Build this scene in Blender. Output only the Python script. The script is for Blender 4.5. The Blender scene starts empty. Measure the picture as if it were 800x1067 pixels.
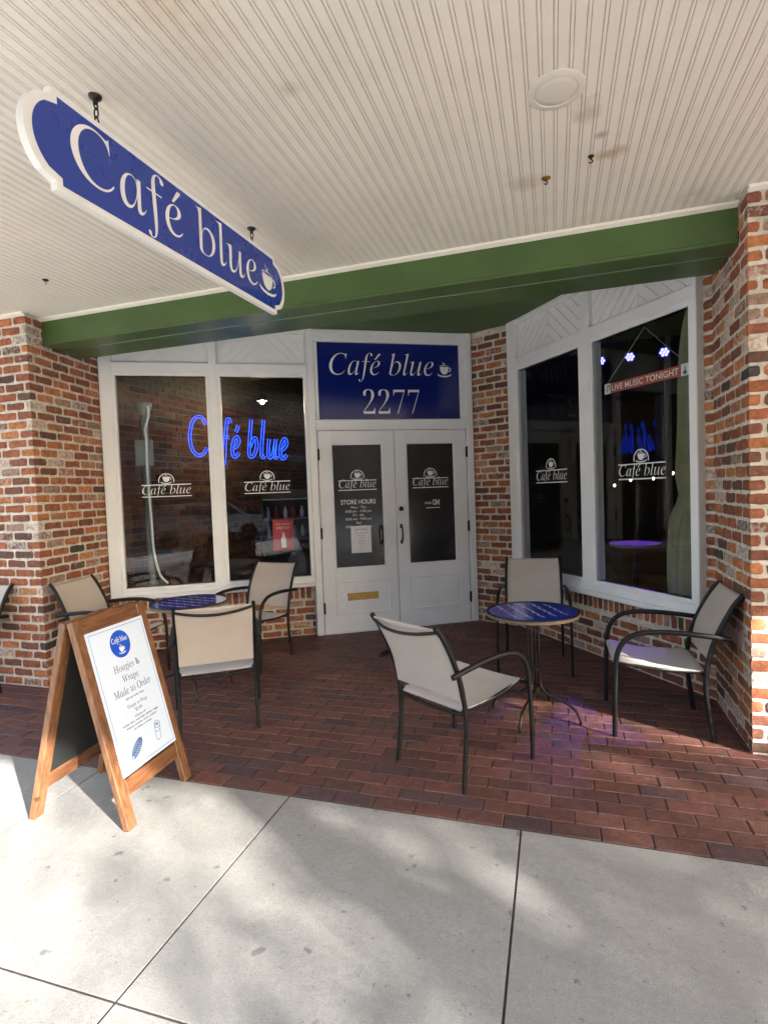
import bpy, bmesh, math, random
from mathutils import Vector, Matrix, noise as mnoise
R = math.radians
sc = bpy.context.scene
COL = sc.collection
rnd = random.Random(7)

# ------------------------------------------------------------------ materials
def _nt(name):
    m = bpy.data.materials.new(name); m.use_nodes = True
    nt = m.node_tree
    return m, nt, nt.nodes['Principled BSDF']

def mat(name, col, rough=.6, metal=0.0, var=.0, vscale=6.0, bump=0.0, bscale=60.0, col2=None, emit=None, estr=1.0, stretch=(1,1,1), coat=0.0, ior=1.5, wear=None, spec=None):
    m, nt, p = _nt(name)
    N, L = nt.nodes, nt.links
    p.inputs['Base Color'].default_value = (*col, 1)
    p.inputs['Roughness'].default_value = rough
    p.inputs['Metallic'].default_value = metal
    p.inputs['IOR'].default_value = ior
    if spec is not None: p.inputs['Specular IOR Level'].default_value = spec
    if coat: p.inputs['Coat Weight'].default_value = coat; p.inputs['Coat Roughness'].default_value = .08
    tc = N.new('ShaderNodeTexCoord'); mp = N.new('ShaderNodeMapping')
    mp.inputs['Scale'].default_value = stretch
    L.new(tc.outputs['Object'], mp.inputs['Vector'])
    last = None
    if var or col2:
        n = N.new('ShaderNodeTexNoise'); n.inputs['Scale'].default_value = vscale; n.inputs['Detail'].default_value = 8; n.inputs['Roughness'].default_value = .62
        L.new(mp.outputs[0], n.inputs['Vector'])
        cr = N.new('ShaderNodeMapRange'); cr.inputs['From Min'].default_value = .32; cr.inputs['From Max'].default_value = .68
        L.new(n.outputs['Fac'], cr.inputs['Value'])
        mx = N.new('ShaderNodeMix'); mx.data_type = 'RGBA'
        c2 = col2 if col2 else tuple(c*(1-var) for c in col)
        c1 = col if col2 else tuple(min(1, c*(1+var*.5)) for c in col)
        mx.inputs[6].default_value = (*c2, 1); mx.inputs[7].default_value = (*c1, 1)
        L.new(cr.outputs[0], mx.inputs[0]); L.new(mx.outputs[2], p.inputs['Base Color'])
        last = mx.outputs[2]
        mr = N.new('ShaderNodeMapRange'); mr.inputs['To Min'].default_value = min(1, rough+.12); mr.inputs['To Max'].default_value = max(.02, rough-.08)
        L.new(n.outputs['Fac'], mr.inputs['Value']); L.new(mr.outputs[0], p.inputs['Roughness'])
    if wear:
        wcol, wsc, thr, amt = wear
        n = N.new('ShaderNodeTexNoise'); n.inputs['Scale'].default_value = wsc; n.inputs['Detail'].default_value = 10; n.inputs['Roughness'].default_value = .7
        L.new(mp.outputs[0], n.inputs['Vector'])
        cr = N.new('ShaderNodeMapRange'); cr.inputs['From Min'].default_value = thr; cr.inputs['From Max'].default_value = thr+.09; cr.inputs['To Max'].default_value = amt
        L.new(n.outputs['Fac'], cr.inputs['Value'])
        mx = N.new('ShaderNodeMix'); mx.data_type = 'RGBA'; mx.inputs[6].default_value = (*col, 1); mx.inputs[7].default_value = (*wcol, 1)
        if last: L.new(last, mx.inputs[6])
        L.new(cr.outputs[0], mx.inputs[0]); L.new(mx.outputs[2], p.inputs['Base Color']); last = mx.outputs[2]
    if bump:
        n = N.new('ShaderNodeTexNoise'); n.inputs['Scale'].default_value = bscale; n.inputs['Detail'].default_value = 6
        L.new(mp.outputs[0], n.inputs['Vector'])
        b = N.new('ShaderNodeBump'); b.inputs['Strength'].default_value = bump; b.inputs['Distance'].default_value = .01
        L.new(n.outputs['Fac'], b.inputs['Height']); L.new(b.outputs[0], p.inputs['Normal'])
    if emit:
        p.inputs['Emission Color'].default_value = (*emit, 1); p.inputs['Emission Strength'].default_value = estr
    return m

def brick_mat(name, mort, wscale=38.0, dark=.55, rough=.88):
    """colour comes from the per-brick attribute; its alpha says how much lime the brick carries"""
    m, nt, p = _nt(name); N, L = nt.nodes, nt.links
    p.inputs['Roughness'].default_value = rough
    at = N.new('ShaderNodeAttribute'); at.attribute_name = 'bcol'
    tc = N.new('ShaderNodeTexCoord')
    def nz(s, d=8, r=.6):
        n = N.new('ShaderNodeTexNoise'); n.inputs['Scale'].default_value = s; n.inputs['Detail'].default_value = d; n.inputs['Roughness'].default_value = r
        L.new(tc.outputs['Object'], n.inputs['Vector']); return n
    n1 = nz(24); n2 = nz(wscale, 10, .68); n3 = nz(90, 4)
    mr = N.new('ShaderNodeMapRange'); mr.inputs['From Min'].default_value = .3; mr.inputs['From Max'].default_value = .7
    mr.inputs['To Min'].default_value = dark; mr.inputs['To Max'].default_value = 1.3
    L.new(n1.outputs['Fac'], mr.inputs['Value'])
    mul = N.new('ShaderNodeVectorMath'); mul.operation = 'SCALE'
    L.new(at.outputs['Color'], mul.inputs[0]); L.new(mr.outputs[0], mul.inputs['Scale'])
    # burnt patches baked into the clay
    nb = nz(9, 5, .6); br_ = N.new('ShaderNodeMapRange'); br_.inputs['From Min'].default_value = .56; br_.inputs['From Max'].default_value = .70; br_.inputs['To Max'].default_value = .55
    L.new(nb.outputs['Fac'], br_.inputs['Value'])
    bm_ = N.new('ShaderNodeMix'); bm_.data_type = 'RGBA'; bm_.inputs[7].default_value = (.06, .04, .033, 1)
    L.new(mul.outputs[0], bm_.inputs[6]); L.new(br_.outputs[0], bm_.inputs[0])
    # lime: noise + alpha above a threshold
    ad = N.new('ShaderNodeMath'); ad.operation = 'ADD'; L.new(n2.outputs['Fac'], ad.inputs[0]); L.new(at.outputs['Alpha'], ad.inputs[1])
    th = N.new('ShaderNodeMapRange'); th.inputs['From Min'].default_value = .66; th.inputs['From Max'].default_value = .95; th.inputs['To Max'].default_value = .92
    L.new(ad.outputs[0], th.inputs['Value'])
    mx = N.new('ShaderNodeMix'); mx.data_type = 'RGBA'; mx.inputs[7].default_value = (*mort, 1)
    L.new(bm_.outputs[2], mx.inputs[6]); L.new(th.outputs[0], mx.inputs[0]); L.new(mx.outputs[2], p.inputs['Base Color'])
    b = N.new('ShaderNodeBump'); b.inputs['Strength'].default_value = .6; b.inputs['Distance'].default_value = .008
    a2 = N.new('ShaderNodeMath'); a2.operation = 'ADD'; L.new(n2.outputs['Fac'], a2.inputs[0]); L.new(n3.outputs['Fac'], a2.inputs[1])
    L.new(a2.outputs[0], b.inputs['Height']); L.new(b.outputs[0], p.inputs['Normal'])
    return m

def glass_mat(name, tint=(.93,.96,.95), ior=1.42, refl=(1,1,1)):
    m = bpy.data.materials.new(name); m.use_nodes = True; nt = m.node_tree; N, L = nt.nodes, nt.links
    N.remove(N['Principled BSDF']); out = N['Material Output']
    fr = N.new('ShaderNodeFresnel'); fr.inputs['IOR'].default_value = ior
    g = N.new('ShaderNodeBsdfGlossy'); g.inputs['Roughness'].default_value = .0; g.inputs['Color'].default_value = (*refl, 1)
    t = N.new('ShaderNodeBsdfTransparent'); t.inputs['Color'].default_value = (*tint, 1)
    ge = N.new('ShaderNodeNewGeometry'); sb_ = N.new('ShaderNodeMath'); sb_.operation = 'SUBTRACT'; sb_.inputs[0].default_value = 1; L.new(ge.outputs['Backfacing'], sb_.inputs[1])
    ml = N.new('ShaderNodeMath'); ml.operation = 'MULTIPLY'; L.new(fr.outputs[0], ml.inputs[0]); L.new(sb_.outputs[0], ml.inputs[1])
    mx = N.new('ShaderNodeMixShader'); L.new(ml.outputs[0], mx.inputs[0]); L.new(t.outputs[0], mx.inputs[1]); L.new(g.outputs[0], mx.inputs[2])
    L.new(mx.outputs[0], out.inputs['Surface'])
    return m

def concrete_mat(name, c1, c2, stain):
    m, nt, p = _nt(name); N, L = nt.nodes, nt.links
    p.inputs['Roughness'].default_value = .82
    tc = N.new('ShaderNodeTexCoord')
    def nz(s, d=8, r=.6, st=None):
        n = N.new('ShaderNodeTexNoise'); n.inputs['Scale'].default_value = s; n.inputs['Detail'].default_value = d; n.inputs['Roughness'].default_value = r
        if st:
            mp = N.new('ShaderNodeMapping'); mp.inputs['Scale'].default_value = st; L.new(tc.outputs['Object'], mp.inputs['Vector']); L.new(mp.outputs[0], n.inputs['Vector'])
        else: L.new(tc.outputs['Object'], n.inputs['Vector'])
        return n
    def rng(n, a, b, c=0, d=1):
        r = N.new('ShaderNodeMapRange'); r.inputs['From Min'].default_value = a; r.inputs['From Max'].default_value = b; r.inputs['To Min'].default_value = c; r.inputs['To Max'].default_value = d
        L.new(n.outputs['Fac'], r.inputs['Value']); return r
    def mix(fac, a, b):
        x = N.new('ShaderNodeMix'); x.data_type = 'RGBA'
        L.new(fac.outputs[0], x.inputs[0])
        if isinstance(a, tuple): x.inputs[6].default_value = (*a, 1)
        else: L.new(a.outputs[2], x.inputs[6])
        x.inputs[7].default_value = (*b, 1); return x
    big = nz(1.6, 9, .65); mid = nz(9, 9, .7); fine = nz(160, 4, .6); spots = nz(13, 3, .5); pits = nz(55, 2, .5)
    x = mix(rng(big, .32, .66), c2, c1)
    x = mix(rng(mid, .45, .72, 0, .55), x, tuple(c*.66 for c in c1))
    tiny = nz(38, 6, .75); x = mix(rng(tiny, .46, .60, 0, .65), x, tuple(c*.7 for c in c1))
    pale = nz(5, 8, .7, (1, .4, 1)); x = mix(rng(pale, .55, .75, 0, .4), x, tuple(min(1, c*1.22) for c in c1))
    x = mix(rng(spots, .665, .71, 0, .6), x, stain)
    x = mix(rng(pits, .69, .73, 0, .55), x, tuple(c*.6 for c in stain))
    x = mix(rng(fine, .42, .60, 0, .42), x, tuple(c*.5 for c in c1))
    L.new(x.outputs[2], p.inputs['Base Color'])
    br = nz(30, 5, .6, (14, 1, 1))
    ad = N.new('ShaderNodeMath'); ad.operation = 'ADD'; L.new(br.outputs['Fac'], ad.inputs[0]); L.new(fine.outputs['Fac'], ad.inputs[1])
    b = N.new('ShaderNodeBump'); b.inputs['Strength'].default_value = .7; b.inputs['Distance'].default_value = .006
    L.new(ad.outputs[0], b.inputs['Height']); L.new(b.outputs[0], p.inputs['Normal'])
    return m

def wood_mat(name, c1, c2, axis=(1,1,1), rough=.45):
    m, nt, p = _nt(name); N, L = nt.nodes, nt.links
    p.inputs['Roughness'].default_value = rough; p.inputs['Coat Weight'].default_value = .25; p.inputs['Coat Roughness'].default_value = .25
    tc = N.new('ShaderNodeTexCoord'); mp = N.new('ShaderNodeMapping'); mp.inputs['Scale'].default_value = axis
    L.new(tc.outputs['Object'], mp.inputs['Vector'])
    n = N.new('ShaderNodeTexNoise'); n.inputs['Scale'].default_value = 9; n.inputs['Detail'].default_value = 9; n.inputs['Distortion'].default_value = .7
    L.new(mp.outputs[0], n.inputs['Vector'])
    r = N.new('ShaderNodeMapRange'); r.inputs['From Min'].default_value = .35; r.inputs['From Max'].default_value = .65; L.new(n.outputs['Fac'], r.inputs['Value'])
    x = N.new('ShaderNodeMix'); x.data_type = 'RGBA'; x.inputs[6].default_value = (*c2, 1); x.inputs[7].default_value = (*c1, 1)
    L.new(r.outputs[0], x.inputs[0])
    k = N.new('ShaderNodeTexNoise'); k.inputs['Scale'].default_value = 14; k.inputs['Detail'].default_value = 1; L.new(tc.outputs['Object'], k.inputs['Vector'])
    kr = N.new('ShaderNodeMapRange'); kr.inputs['From Min'].default_value = .70; kr.inputs['From Max'].default_value = .78; kr.inputs['To Max'].default_value = .8; L.new(k.outputs['Fac'], kr.inputs['Value'])
    y = N.new('ShaderNodeMix'); y.data_type = 'RGBA'; y.inputs[7].default_value = (c2[0]*.25, c2[1]*.25, c2[2]*.25, 1); L.new(x.outputs[2], y.inputs[6]); L.new(kr.outputs[0], y.inputs[0])
    L.new(y.outputs[2], p.inputs['Base Color'])
    b = N.new('ShaderNodeBump'); b.inputs['Strength'].default_value = .2; b.inputs['Distance'].default_value = .003; L.new(n.outputs['Fac'], b.inputs['Height']); L.new(b.outputs[0], p.inputs['Normal'])
    return m

MORT = (.60, .54, .45)
M = {}
M['brick'] = brick_mat('old_brick', (.62, .57, .50))
M['mortar'] = mat('lime_mortar', MORT, .93, var=.3, vscale=16, bump=.7, bscale=70, wear=((.33, .25, .19), 5, .60, .45))
M['paver'] = brick_mat('clay_paver', (.34, .28, .24), wscale=22, dark=.68, rough=.62)
M['sand'] = mat('joint_sand', (.045, .035, .03), .95, var=.4, vscale=20)
M['concrete'] = concrete_mat('broomed_concrete', (.385, .37, .34), (.28, .27, .25), (.06, .056, .05))
M['road'] = concrete_mat('street_surface', (.52, .505, .485), (.46, .445, .425), (.15, .14, .12))
M['white'] = mat('white_paint', (.80, .795, .78), .42, var=.07, vscale=3, bump=.06, bscale=25, wear=((.5, .46, .40), 9, .66, .35))
M['ceil'] = mat('ceiling_paint', (.78, .725, .63), .62, var=.06, vscale=2, bump=.05, bscale=30, wear=((.42, .34, .24), 3.2, .64, .35))
M['groove'] = mat('bead_groove', (.50, .43, .34), .85, var=.3, vscale=8)
M['green'] = mat('green_paint', (.060, .112, .030), .38, var=.18, vscale=2.5, bump=.05, bscale=14)
M['greenflat'] = mat('green_soffit_paint', (.075, .125, .040), .6, var=.12, vscale=2)
M['blue'] = mat('sign_blue', (.011, .040, .30), .26, var=.015, vscale=3, coat=.3)
M['navy'] = mat('transom_blue', (.006, .014, .15), .13, coat=.5)
M['signwhite'] = mat('sign_white', (.80, .79, .76), .4, var=.05, vscale=5)
M['vinyl'] = mat('white_vinyl', (.78, .78, .76), .5)
M['ivory'] = mat('cream_enamel', (.78, .74, .62), .5)
M['glass'] = glass_mat('window_glass')
M['film'] = mat('door_film_glass', (.022, .021, .022), .14, ior=1.5, var=.3, vscale=2)
M['bronze'] = mat('dark_bronze', (.025, .02, .017), .38, metal=.6)
M['brass'] = mat('brass', (.55, .36, .12), .28, metal=1.0, var=.2, vscale=20)
M['paper'] = mat('paper', (.74, .74, .72), .7)
M['ink'] = mat('dark_ink', (.07, .07, .08), .7)
M['tube'] = mat('black_powder_coat', (.0045, .0045, .005), .48, var=.15, vscale=30, bump=.05, bscale=200, spec=.35)
def weave(name, c, c2):
    m, nt, p = _nt(name); N, L = nt.nodes, nt.links
    p.inputs['Roughness'].default_value = .72; p.inputs['Sheen Weight'].default_value = .15
    tc = N.new('ShaderNodeTexCoord'); w = []
    for ax, s in (('X', 230), ('Z', 230)):
        t = N.new('ShaderNodeTexWave'); t.wave_type = 'BANDS'; t.bands_direction = ax; t.inputs['Scale'].default_value = s/6.28; t.inputs['Distortion'].default_value = .0
        L.new(tc.outputs['Object'], t.inputs['Vector']); w.append(t)
    mu = N.new('ShaderNodeMath'); mu.operation = 'MULTIPLY'; L.new(w[0].outputs['Fac'], mu.inputs[0]); L.new(w[1].outputs['Fac'], mu.inputs[1])
    n = N.new('ShaderNodeTexNoise'); n.inputs['Scale'].default_value = 7; n.inputs['Detail'].default_value = 7; L.new(tc.outputs['Object'], n.inputs['Vector'])
    x = N.new('ShaderNodeMix'); x.data_type = 'RGBA'; x.inputs[6].default_value = (*c2, 1); x.inputs[7].default_value = (*c, 1); L.new(n.outputs['Fac'], x.inputs[0])
    L.new(x.outputs[2], p.inputs['Base Color'])
    b = N.new('ShaderNodeBump'); b.inputs['Strength'].default_value = .25; b.inputs['Distance'].default_value = .002; L.new(mu.outputs[0], b.inputs['Height']); L.new(b.outputs[0], p.inputs['Normal'])
    return m
M['sling'] = weave('sling_fabric', (.50, .425, .35), (.42, .355, .295))
M['skylit_seat'] = weave('skylit_sling_fabric', (.50, .46, .42), (.42, .385, .35))  # same cloth as the backrest, with cool skylight put into the seat colour
M['ttop'] = mat('tabletop_blue', (.018, .04, .38), .16, coat=.8, var=.25, vscale=12)
M['trim'] = mat('tan_rim', (.16, .11, .07), .55, bump=.5, bscale=160, var=.3, vscale=60)
M['steel'] = mat('dark_brushed_steel', (.05, .042, .038), .3, metal=.9)
M['wood_v'] = wood_mat('oiled_pine', (.23, .105, .044), (.12, .048, .019), (7, 7, .8))
M['wood_h'] = wood_mat('oiled_pine_rail', (.23, .10, .042), (.12, .046, .018), (7, .8, 7))
M['chalk'] = mat('chalkboard', (.022, .024, .023), .55, var=.5, vscale=3)
M['poster'] = mat('laminated_poster', (.66, .74, .86), .22, coat=.3)
M['pblue'] = mat('poster_blue', (.015, .09, .55), .3)
M['pline'] = mat('poster_line_blue', (.08, .18, .42), .5)
M['pink'] = mat('poster_text_ink', (.10, .11, .17), .5)
M['dark'] = mat('interior_dark', (.035, .032, .03), .7, var=.3, vscale=4)
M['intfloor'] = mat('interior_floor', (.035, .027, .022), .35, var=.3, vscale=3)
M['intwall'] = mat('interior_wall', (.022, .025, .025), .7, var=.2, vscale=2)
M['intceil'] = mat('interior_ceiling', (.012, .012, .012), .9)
M['red'] = mat('red_card', (.55, .02, .02), .4)
M['livered'] = mat('music_sign_red', (.42, .06, .035), .5)
M['cream'] = mat('curtain_cloth', (.24, .225, .14), .85, var=.15, vscale=6)
M['greypole'] = mat('grey_pole', (.20, .22, .20), .5, var=.2, vscale=8)
M['neon'] = mat('neon_tube', (.1, .15, .9), .3, emit=(.006, .05, 1.0), estr=.9)
M['led'] = mat('led_lens', (.3, .3, 1), .3, emit=(.10, .09, 1.0), estr=1.5)
M['bulb'] = mat('warm_bulb', (1, .8, .5), .3, emit=(1, .68, .33), estr=2.5)
M['lamp'] = mat('white_lamp', (1, .95, .8), .3, emit=(1, .86, .62), estr=9)
M['plastic'] = mat('cream_plastic', (.66, .61, .53), .5, var=.04)
M['purple'] = mat('stool_top', (.25, .16, .34), .35)
M['facade'] = mat('street_facade', (.20, .12, .09), .9, var=.4, vscale=1.2)
M['stone'] = mat('pale_stone', (.34, .32, .28), .8, var=.2, vscale=2)
M['winglass'] = mat('far_window_glass', (.03, .035, .04), .08)
M['leaf'] = mat('tree_leaf', (.055, .10, .025), .6, var=.4, vscale=1)
M['bark'] = mat('tree_bark', (.12, .09, .065), .9, var=.4, vscale=9, bump=.6, bscale=30)
M['carpaint'] = mat('silver_car_paint', (.42, .43, .45), .25, metal=.6, coat=.6)
M['rubber'] = mat('tyre_rubber', (.02, .02, .02), .8)

def add_spots(m, spots):
    nt = m.node_tree; N, L = nt.nodes, nt.links; p = N['Principled BSDF']
    tc = N.new('ShaderNodeTexCoord'); cur = p.inputs['Base Color'].links[0].from_socket
    nz = N.new('ShaderNodeTexNoise'); nz.inputs['Scale'].default_value = 14; nz.inputs['Detail'].default_value = 7; L.new(tc.outputs['Object'], nz.inputs['Vector'])
    for (x, y, z, rad, sy, col, amt) in spots:
        mp = N.new('ShaderNodeMapping'); mp.inputs['Location'].default_value = (-x, -y*sy, -z); mp.inputs['Scale'].default_value = (1, sy, 1)
        L.new(tc.outputs['Object'], mp.inputs['Vector'])
        ln = N.new('ShaderNodeVectorMath'); ln.operation = 'LENGTH'; L.new(mp.outputs[0], ln.inputs[0])
        ad = N.new('ShaderNodeMath'); ad.operation = 'MULTIPLY_ADD'; ad.inputs[1].default_value = rad*1.6; L.new(nz.outputs['Fac'], ad.inputs[0]); L.new(ln.outputs['Value'], ad.inputs[2])
        mr = N.new('ShaderNodeMapRange'); mr.inputs['From Min'].default_value = rad*1.0; mr.inputs['From Max'].default_value = rad*1.9; mr.inputs['To Min'].default_value = amt; mr.inputs['To Max'].default_value = 0
        L.new(ad.outputs[0], mr.inputs['Value'])
        mx = N.new('ShaderNodeMix'); mx.data_type = 'RGBA'; mx.inputs[7].default_value = (*col, 1); L.new(cur, mx.inputs[6]); L.new(mr.outputs[0], mx.inputs[0]); cur = mx.outputs[2]
    L.new(cur, p.inputs['Base Color'])
add_spots(M['ceil'], [(.28, 2.76, 2.997, .085, 1.5, (.45, .31, .15), .75), (-.10, 2.87, 2.997, .10, 1.2, (.42, .36, .28), .5), (.16, 2.42, 2.997, .07, .8, (.36, .31, .25), .5),
    (-.9, 1.9, 2.997, .05, 1, (.46, .40, .32), .5), (.45, 1.6, 2.997, .06, 1, (.45, .39, .31), .45), (.23, 2.60, 2.997, .03, 1, (.2, .17, .14), .6), (-1.1, 1.35, 2.997, .2, .5, (.60, .47, .33), .5), (.75, 3.3, 2.997, .12, 1, (.50, .43, .34), .5)])
# ------------------------------------------------------------------ helpers
class MB:
    def __init__(s): s.v = []; s.f = []; s.mi = []; s.c = []; s.mats = []
    def m(s, key):
        if key not in s.mats: s.mats.append(key)
        return s.mats.index(key)
    def add(s, vs, fs, key=None, T=None, col=None):
        b = len(s.v)
        for v in vs:
            v = Vector(v)
            if T is not None: v = T @ v
            s.v.append(v)
        i = s.m(key) if key else (0 if s.mats else s.m('__d'))
        for f in fs: s.f.append([b+k for k in f]); s.mi.append(i)
        if col is not None:
            while len(s.c) < b: s.c.append((1, 1, 1, 0))
            s.c += [col]*len(vs)
        return s
    def box(s, x0, x1, y0, y1, z0, z1, key=None, T=None, bev=0.0):
        if x0 > x1: x0, x1 = x1, x0
        if y0 > y1: y0, y1 = y1, y0
        if z0 > z1: z0, z1 = z1, z0
        b = min(bev, (x1-x0)*.3, (y1-y0)*.3, (z1-z0)*.3)
        if b <= 0:
            vs = [(x, y, z) for x in (x0, x1) for y in (y0, y1) for z in (z0, z1)]
            fs = [(0,1,3,2), (4,6,7,5), (0,4,5,1), (2,3,7,6), (0,2,6,4), (1,5,7,3)]
            return s.add(vs, fs, key, T)
        vs = []; idx = {}
        for i, x in enumerate((x0, x1)):
            for j, y in enumerate((y0, y1)):
                for k, z in enumerate((z0, z1)):
                    sx, sy, sz = (1-2*i)*b, (1-2*j)*b, (1-2*k)*b
                    idx[i,j,k,0] = len(vs); vs.append((x, y+sy, z+sz))
                    idx[i,j,k,1] = len(vs); vs.append((x+sx, y, z+sz))
                    idx[i,j,k,2] = len(vs); vs.append((x+sx, y+sy, z))
        fs = []
        q = [(0,0), (1,0), (1,1), (0,1)]
        for i in (0, 1):
            o = q if i == 0 else q[::-1]
            fs.append([idx[i,k,j,0] for j, k in o]); fs.append([idx[j,i,k,1] for j, k in o]); fs.append([idx[k,j,i,2] for j, k in o])
            # edges handled below
        for a in (0, 1):
            for b2 in (0, 1):
                fs.append([idx[a,b2,0,0], idx[a,b2,0,1], idx[a,b2,1,1], idx[a,b2,1,0]])
                fs.append([idx[a,0,b2,0], idx[a,1,b2,0], idx[a,1,b2,2], idx[a,0,b2,2]])
                fs.append([idx[0,a,b2,1], idx[1,a,b2,1], idx[1,a,b2,2], idx[0,a,b2,2]])
        for i in (0, 1):
            for j in (0, 1):
                for k in (0, 1): fs.append([idx[i,j,k,0], idx[i,j,k,1], idx[i,j,k,2]])
        return s.add(vs, fs, key, T)
    def tube(s, pts, r, key=None, n=8, T=None, caps=True, flat=1.0, closed=False):
        pts = [Vector(p) for p in pts]; m = len(pts)
        rs = r if isinstance(r, (list, tuple)) else [r]*m
        vs = []; fs = []
        prev = None
        for i, p in enumerate(pts):
            if closed: d = pts[(i+1) % m]-pts[i-1]
            else: d = pts[min(i+1, m-1)]-pts[max(i-1, 0)]
            d.normalize()
            if prev is None:
                a = Vector((0, 0, 1)) if abs(d.z) < .9 else Vector((1, 0, 0))
                u = d.cross(a).normalized()
            else:
                u = (prev - d*prev.dot(d)).normalized()
            prev = u; w = d.cross(u)
            for k in range(n):
                t = 2*math.pi*k/n
                vs.append(p+u*math.cos(t)*rs[i]+w*math.sin(t)*rs[i]*flat)
        for i in range(m if closed else m-1):
            for k in range(n):
                a = i*n+k; b = i*n+(k+1) % n; i2 = ((i+1) % m)*n
                fs.append((a, b, i2+(k+1) % n, i2+k))
        if caps and not closed:
            fs.append(list(range(n))[::-1]); fs.append([(m-1)*n+k for k in range(n)])
        return s.add(vs, fs, key, T)
    def lathe(s, prof, key=None, n=32, T=None, ring=False):
        vs = []; fs = []
        if ring: prof = list(prof)+[prof[0]]
        for (r, z) in prof:
            for k in range(n):
                t = 2*math.pi*k/n; vs.append((r*math.cos(t), r*math.sin(t), z))
        for i in range(len(prof)-1):
            for k in range(n):
                fs.append((i*n+k, i*n+(k+1) % n, (i+1)*n+(k+1) % n, (i+1)*n+k))
        if prof[0][0] > 1e-5 and not ring: fs.append(list(range(n))[::-1])
        if prof[-1][0] > 1e-5 and not ring: fs.append([(len(prof)-1)*n+k for k in range(n)])
        return s.add(vs, fs, key, T)
    def prism(s, poly, f0, f1, key=None, T=None):
        """poly: 2D outline; f0,f1: map (a,b)->3D for the two sides"""
        n = len(poly); vs = [f0(*p) for p in poly]+[f1(*p) for p in poly]
        fs = [list(range(n)), [n+k for k in range(n)][::-1]]
        for k in range(n): fs.append((k, n+k, n+(k+1) % n, (k+1) % n))
        return s.add(vs, fs, key, T)
    def build(s, name, key=None, parent=None, smooth=None, T=None, label=None):
        me = bpy.data.meshes.new(name)
        me.from_pydata([tuple(v) for v in s.v], [], s.f)
        keys = [key if k == '__d' else k for k in s.mats] or [key]
        for k in keys: me.materials.append(M[k])
        if len(keys) > 1: me.polygons.foreach_set('material_index', s.mi)
        if s.c:
            while len(s.c) < len(s.v): s.c.append((1, 1, 1, 0))
            a = me.color_attributes.new('bcol', 'FLOAT_COLOR', 'POINT')
            a.data.foreach_set('color', [q for c in s.c for q in c])
        bm = bmesh.new(); bm.from_mesh(me); bmesh.ops.recalc_face_normals(bm, faces=bm.faces); bm.to_mesh(me); bm.free()
        if smooth is not None:
            me.polygons.foreach_set('use_smooth', [True]*len(me.polygons))
            me.set_sharp_from_angle(angle=R(smooth))
        o = bpy.data.objects.new(name, me); COL.objects.link(o)
        if T is not None: o.matrix_world = T
        if parent: o.parent = parent
        if label: o['label'] = label
        return o

def tag(o, label, cat, group=None):
    o['label'] = label; o['category'] = cat
    if group: o['group'] = group
    return o
def struct(o, kind='structure'): o['kind'] = kind; return o
def thing(name, label, cat, loc=(0, 0, 0), rz=0.0, group=None):
    o = bpy.data.objects.new(name, None); COL.objects.link(o); o.empty_display_size = .1
    o.location = loc; o.rotation_euler = (0, 0, rz)
    return tag(o, label, cat, group)
KIDS = {}
def kids(o): return [c for c in bpy.data.objects if c.parent == o]
def dup(root, loc, rz, label, group=None):
    def cp(o, par):
        c = o.copy(); COL.objects.link(c)
        if par: c.parent = par
        for ch in kids(o): cp(ch, c)
        return c
    r = cp(root, None); r.location = loc; r.rotation_euler = (0, 0, rz); r['label'] = label
    if group: r['group'] = group
    return r
def bez(p0, p1, p2, p3, n=8):
    p0, p1, p2, p3 = map(Vector, (p0, p1, p2, p3)); o = []
    for i in range(n+1):
        t = i/n; o.append(p0*(1-t)**3+p1*3*t*(1-t)**2+p2*3*t*t*(1-t)+p3*t**3)
    return o
def smoothpath(pts, n=6):
    P = [Vector(p) for p in pts]; out = []
    for i in range(len(P)-1):
        a = P[max(i-1, 0)]; b = P[i]; c = P[i+1]; d = P[min(i+2, len(P)-1)]
        for k in range(n):
            t = k/n
            out.append(.5*((2*b)+(-a+c)*t+(2*a-5*b+4*c-d)*t*t+(-a+3*b-3*c+d)*t**3))
    out.append(P[-1]); return out

# ------------------------------------------------------------------ lettering
def ital(s):
    r = ''
    for ch in s:
        if ch == 'h': r += '\u210e'
        elif 'A' <= ch <= 'Z': r += chr(0x1D434+ord(ch)-65)
        elif 'a' <= ch <= 'z': r += chr(0x1D434+26+ord(ch)-97)
        else: r += ch
    return r
_tc = {}
def raw_text(body, shear=0.0, off=0.0, res=4):
    k = (body, shear, off, res)
    if k in _tc: return _tc[k]
    c = bpy.data.curves.new('t', 'FONT'); c.body = body; c.size = 1; c.shear = shear; c.offset = off; c.resolution_u = res
    o = bpy.data.objects.new('t', c); COL.objects.link(o)
    dg = bpy.context.evaluated_depsgraph_get()
    me = bpy.data.meshes.new_from_object(o.evaluated_get(dg))
    vs = [(v.co.x, v.co.y) for v in me.vertices]; fs = [list(p.vertices) for p in me.polygons]
    bpy.data.objects.remove(o); bpy.data.curves.remove(c); bpy.data.meshes.remove(me)
    _tc[k] = (vs, fs); return vs, fs
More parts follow.
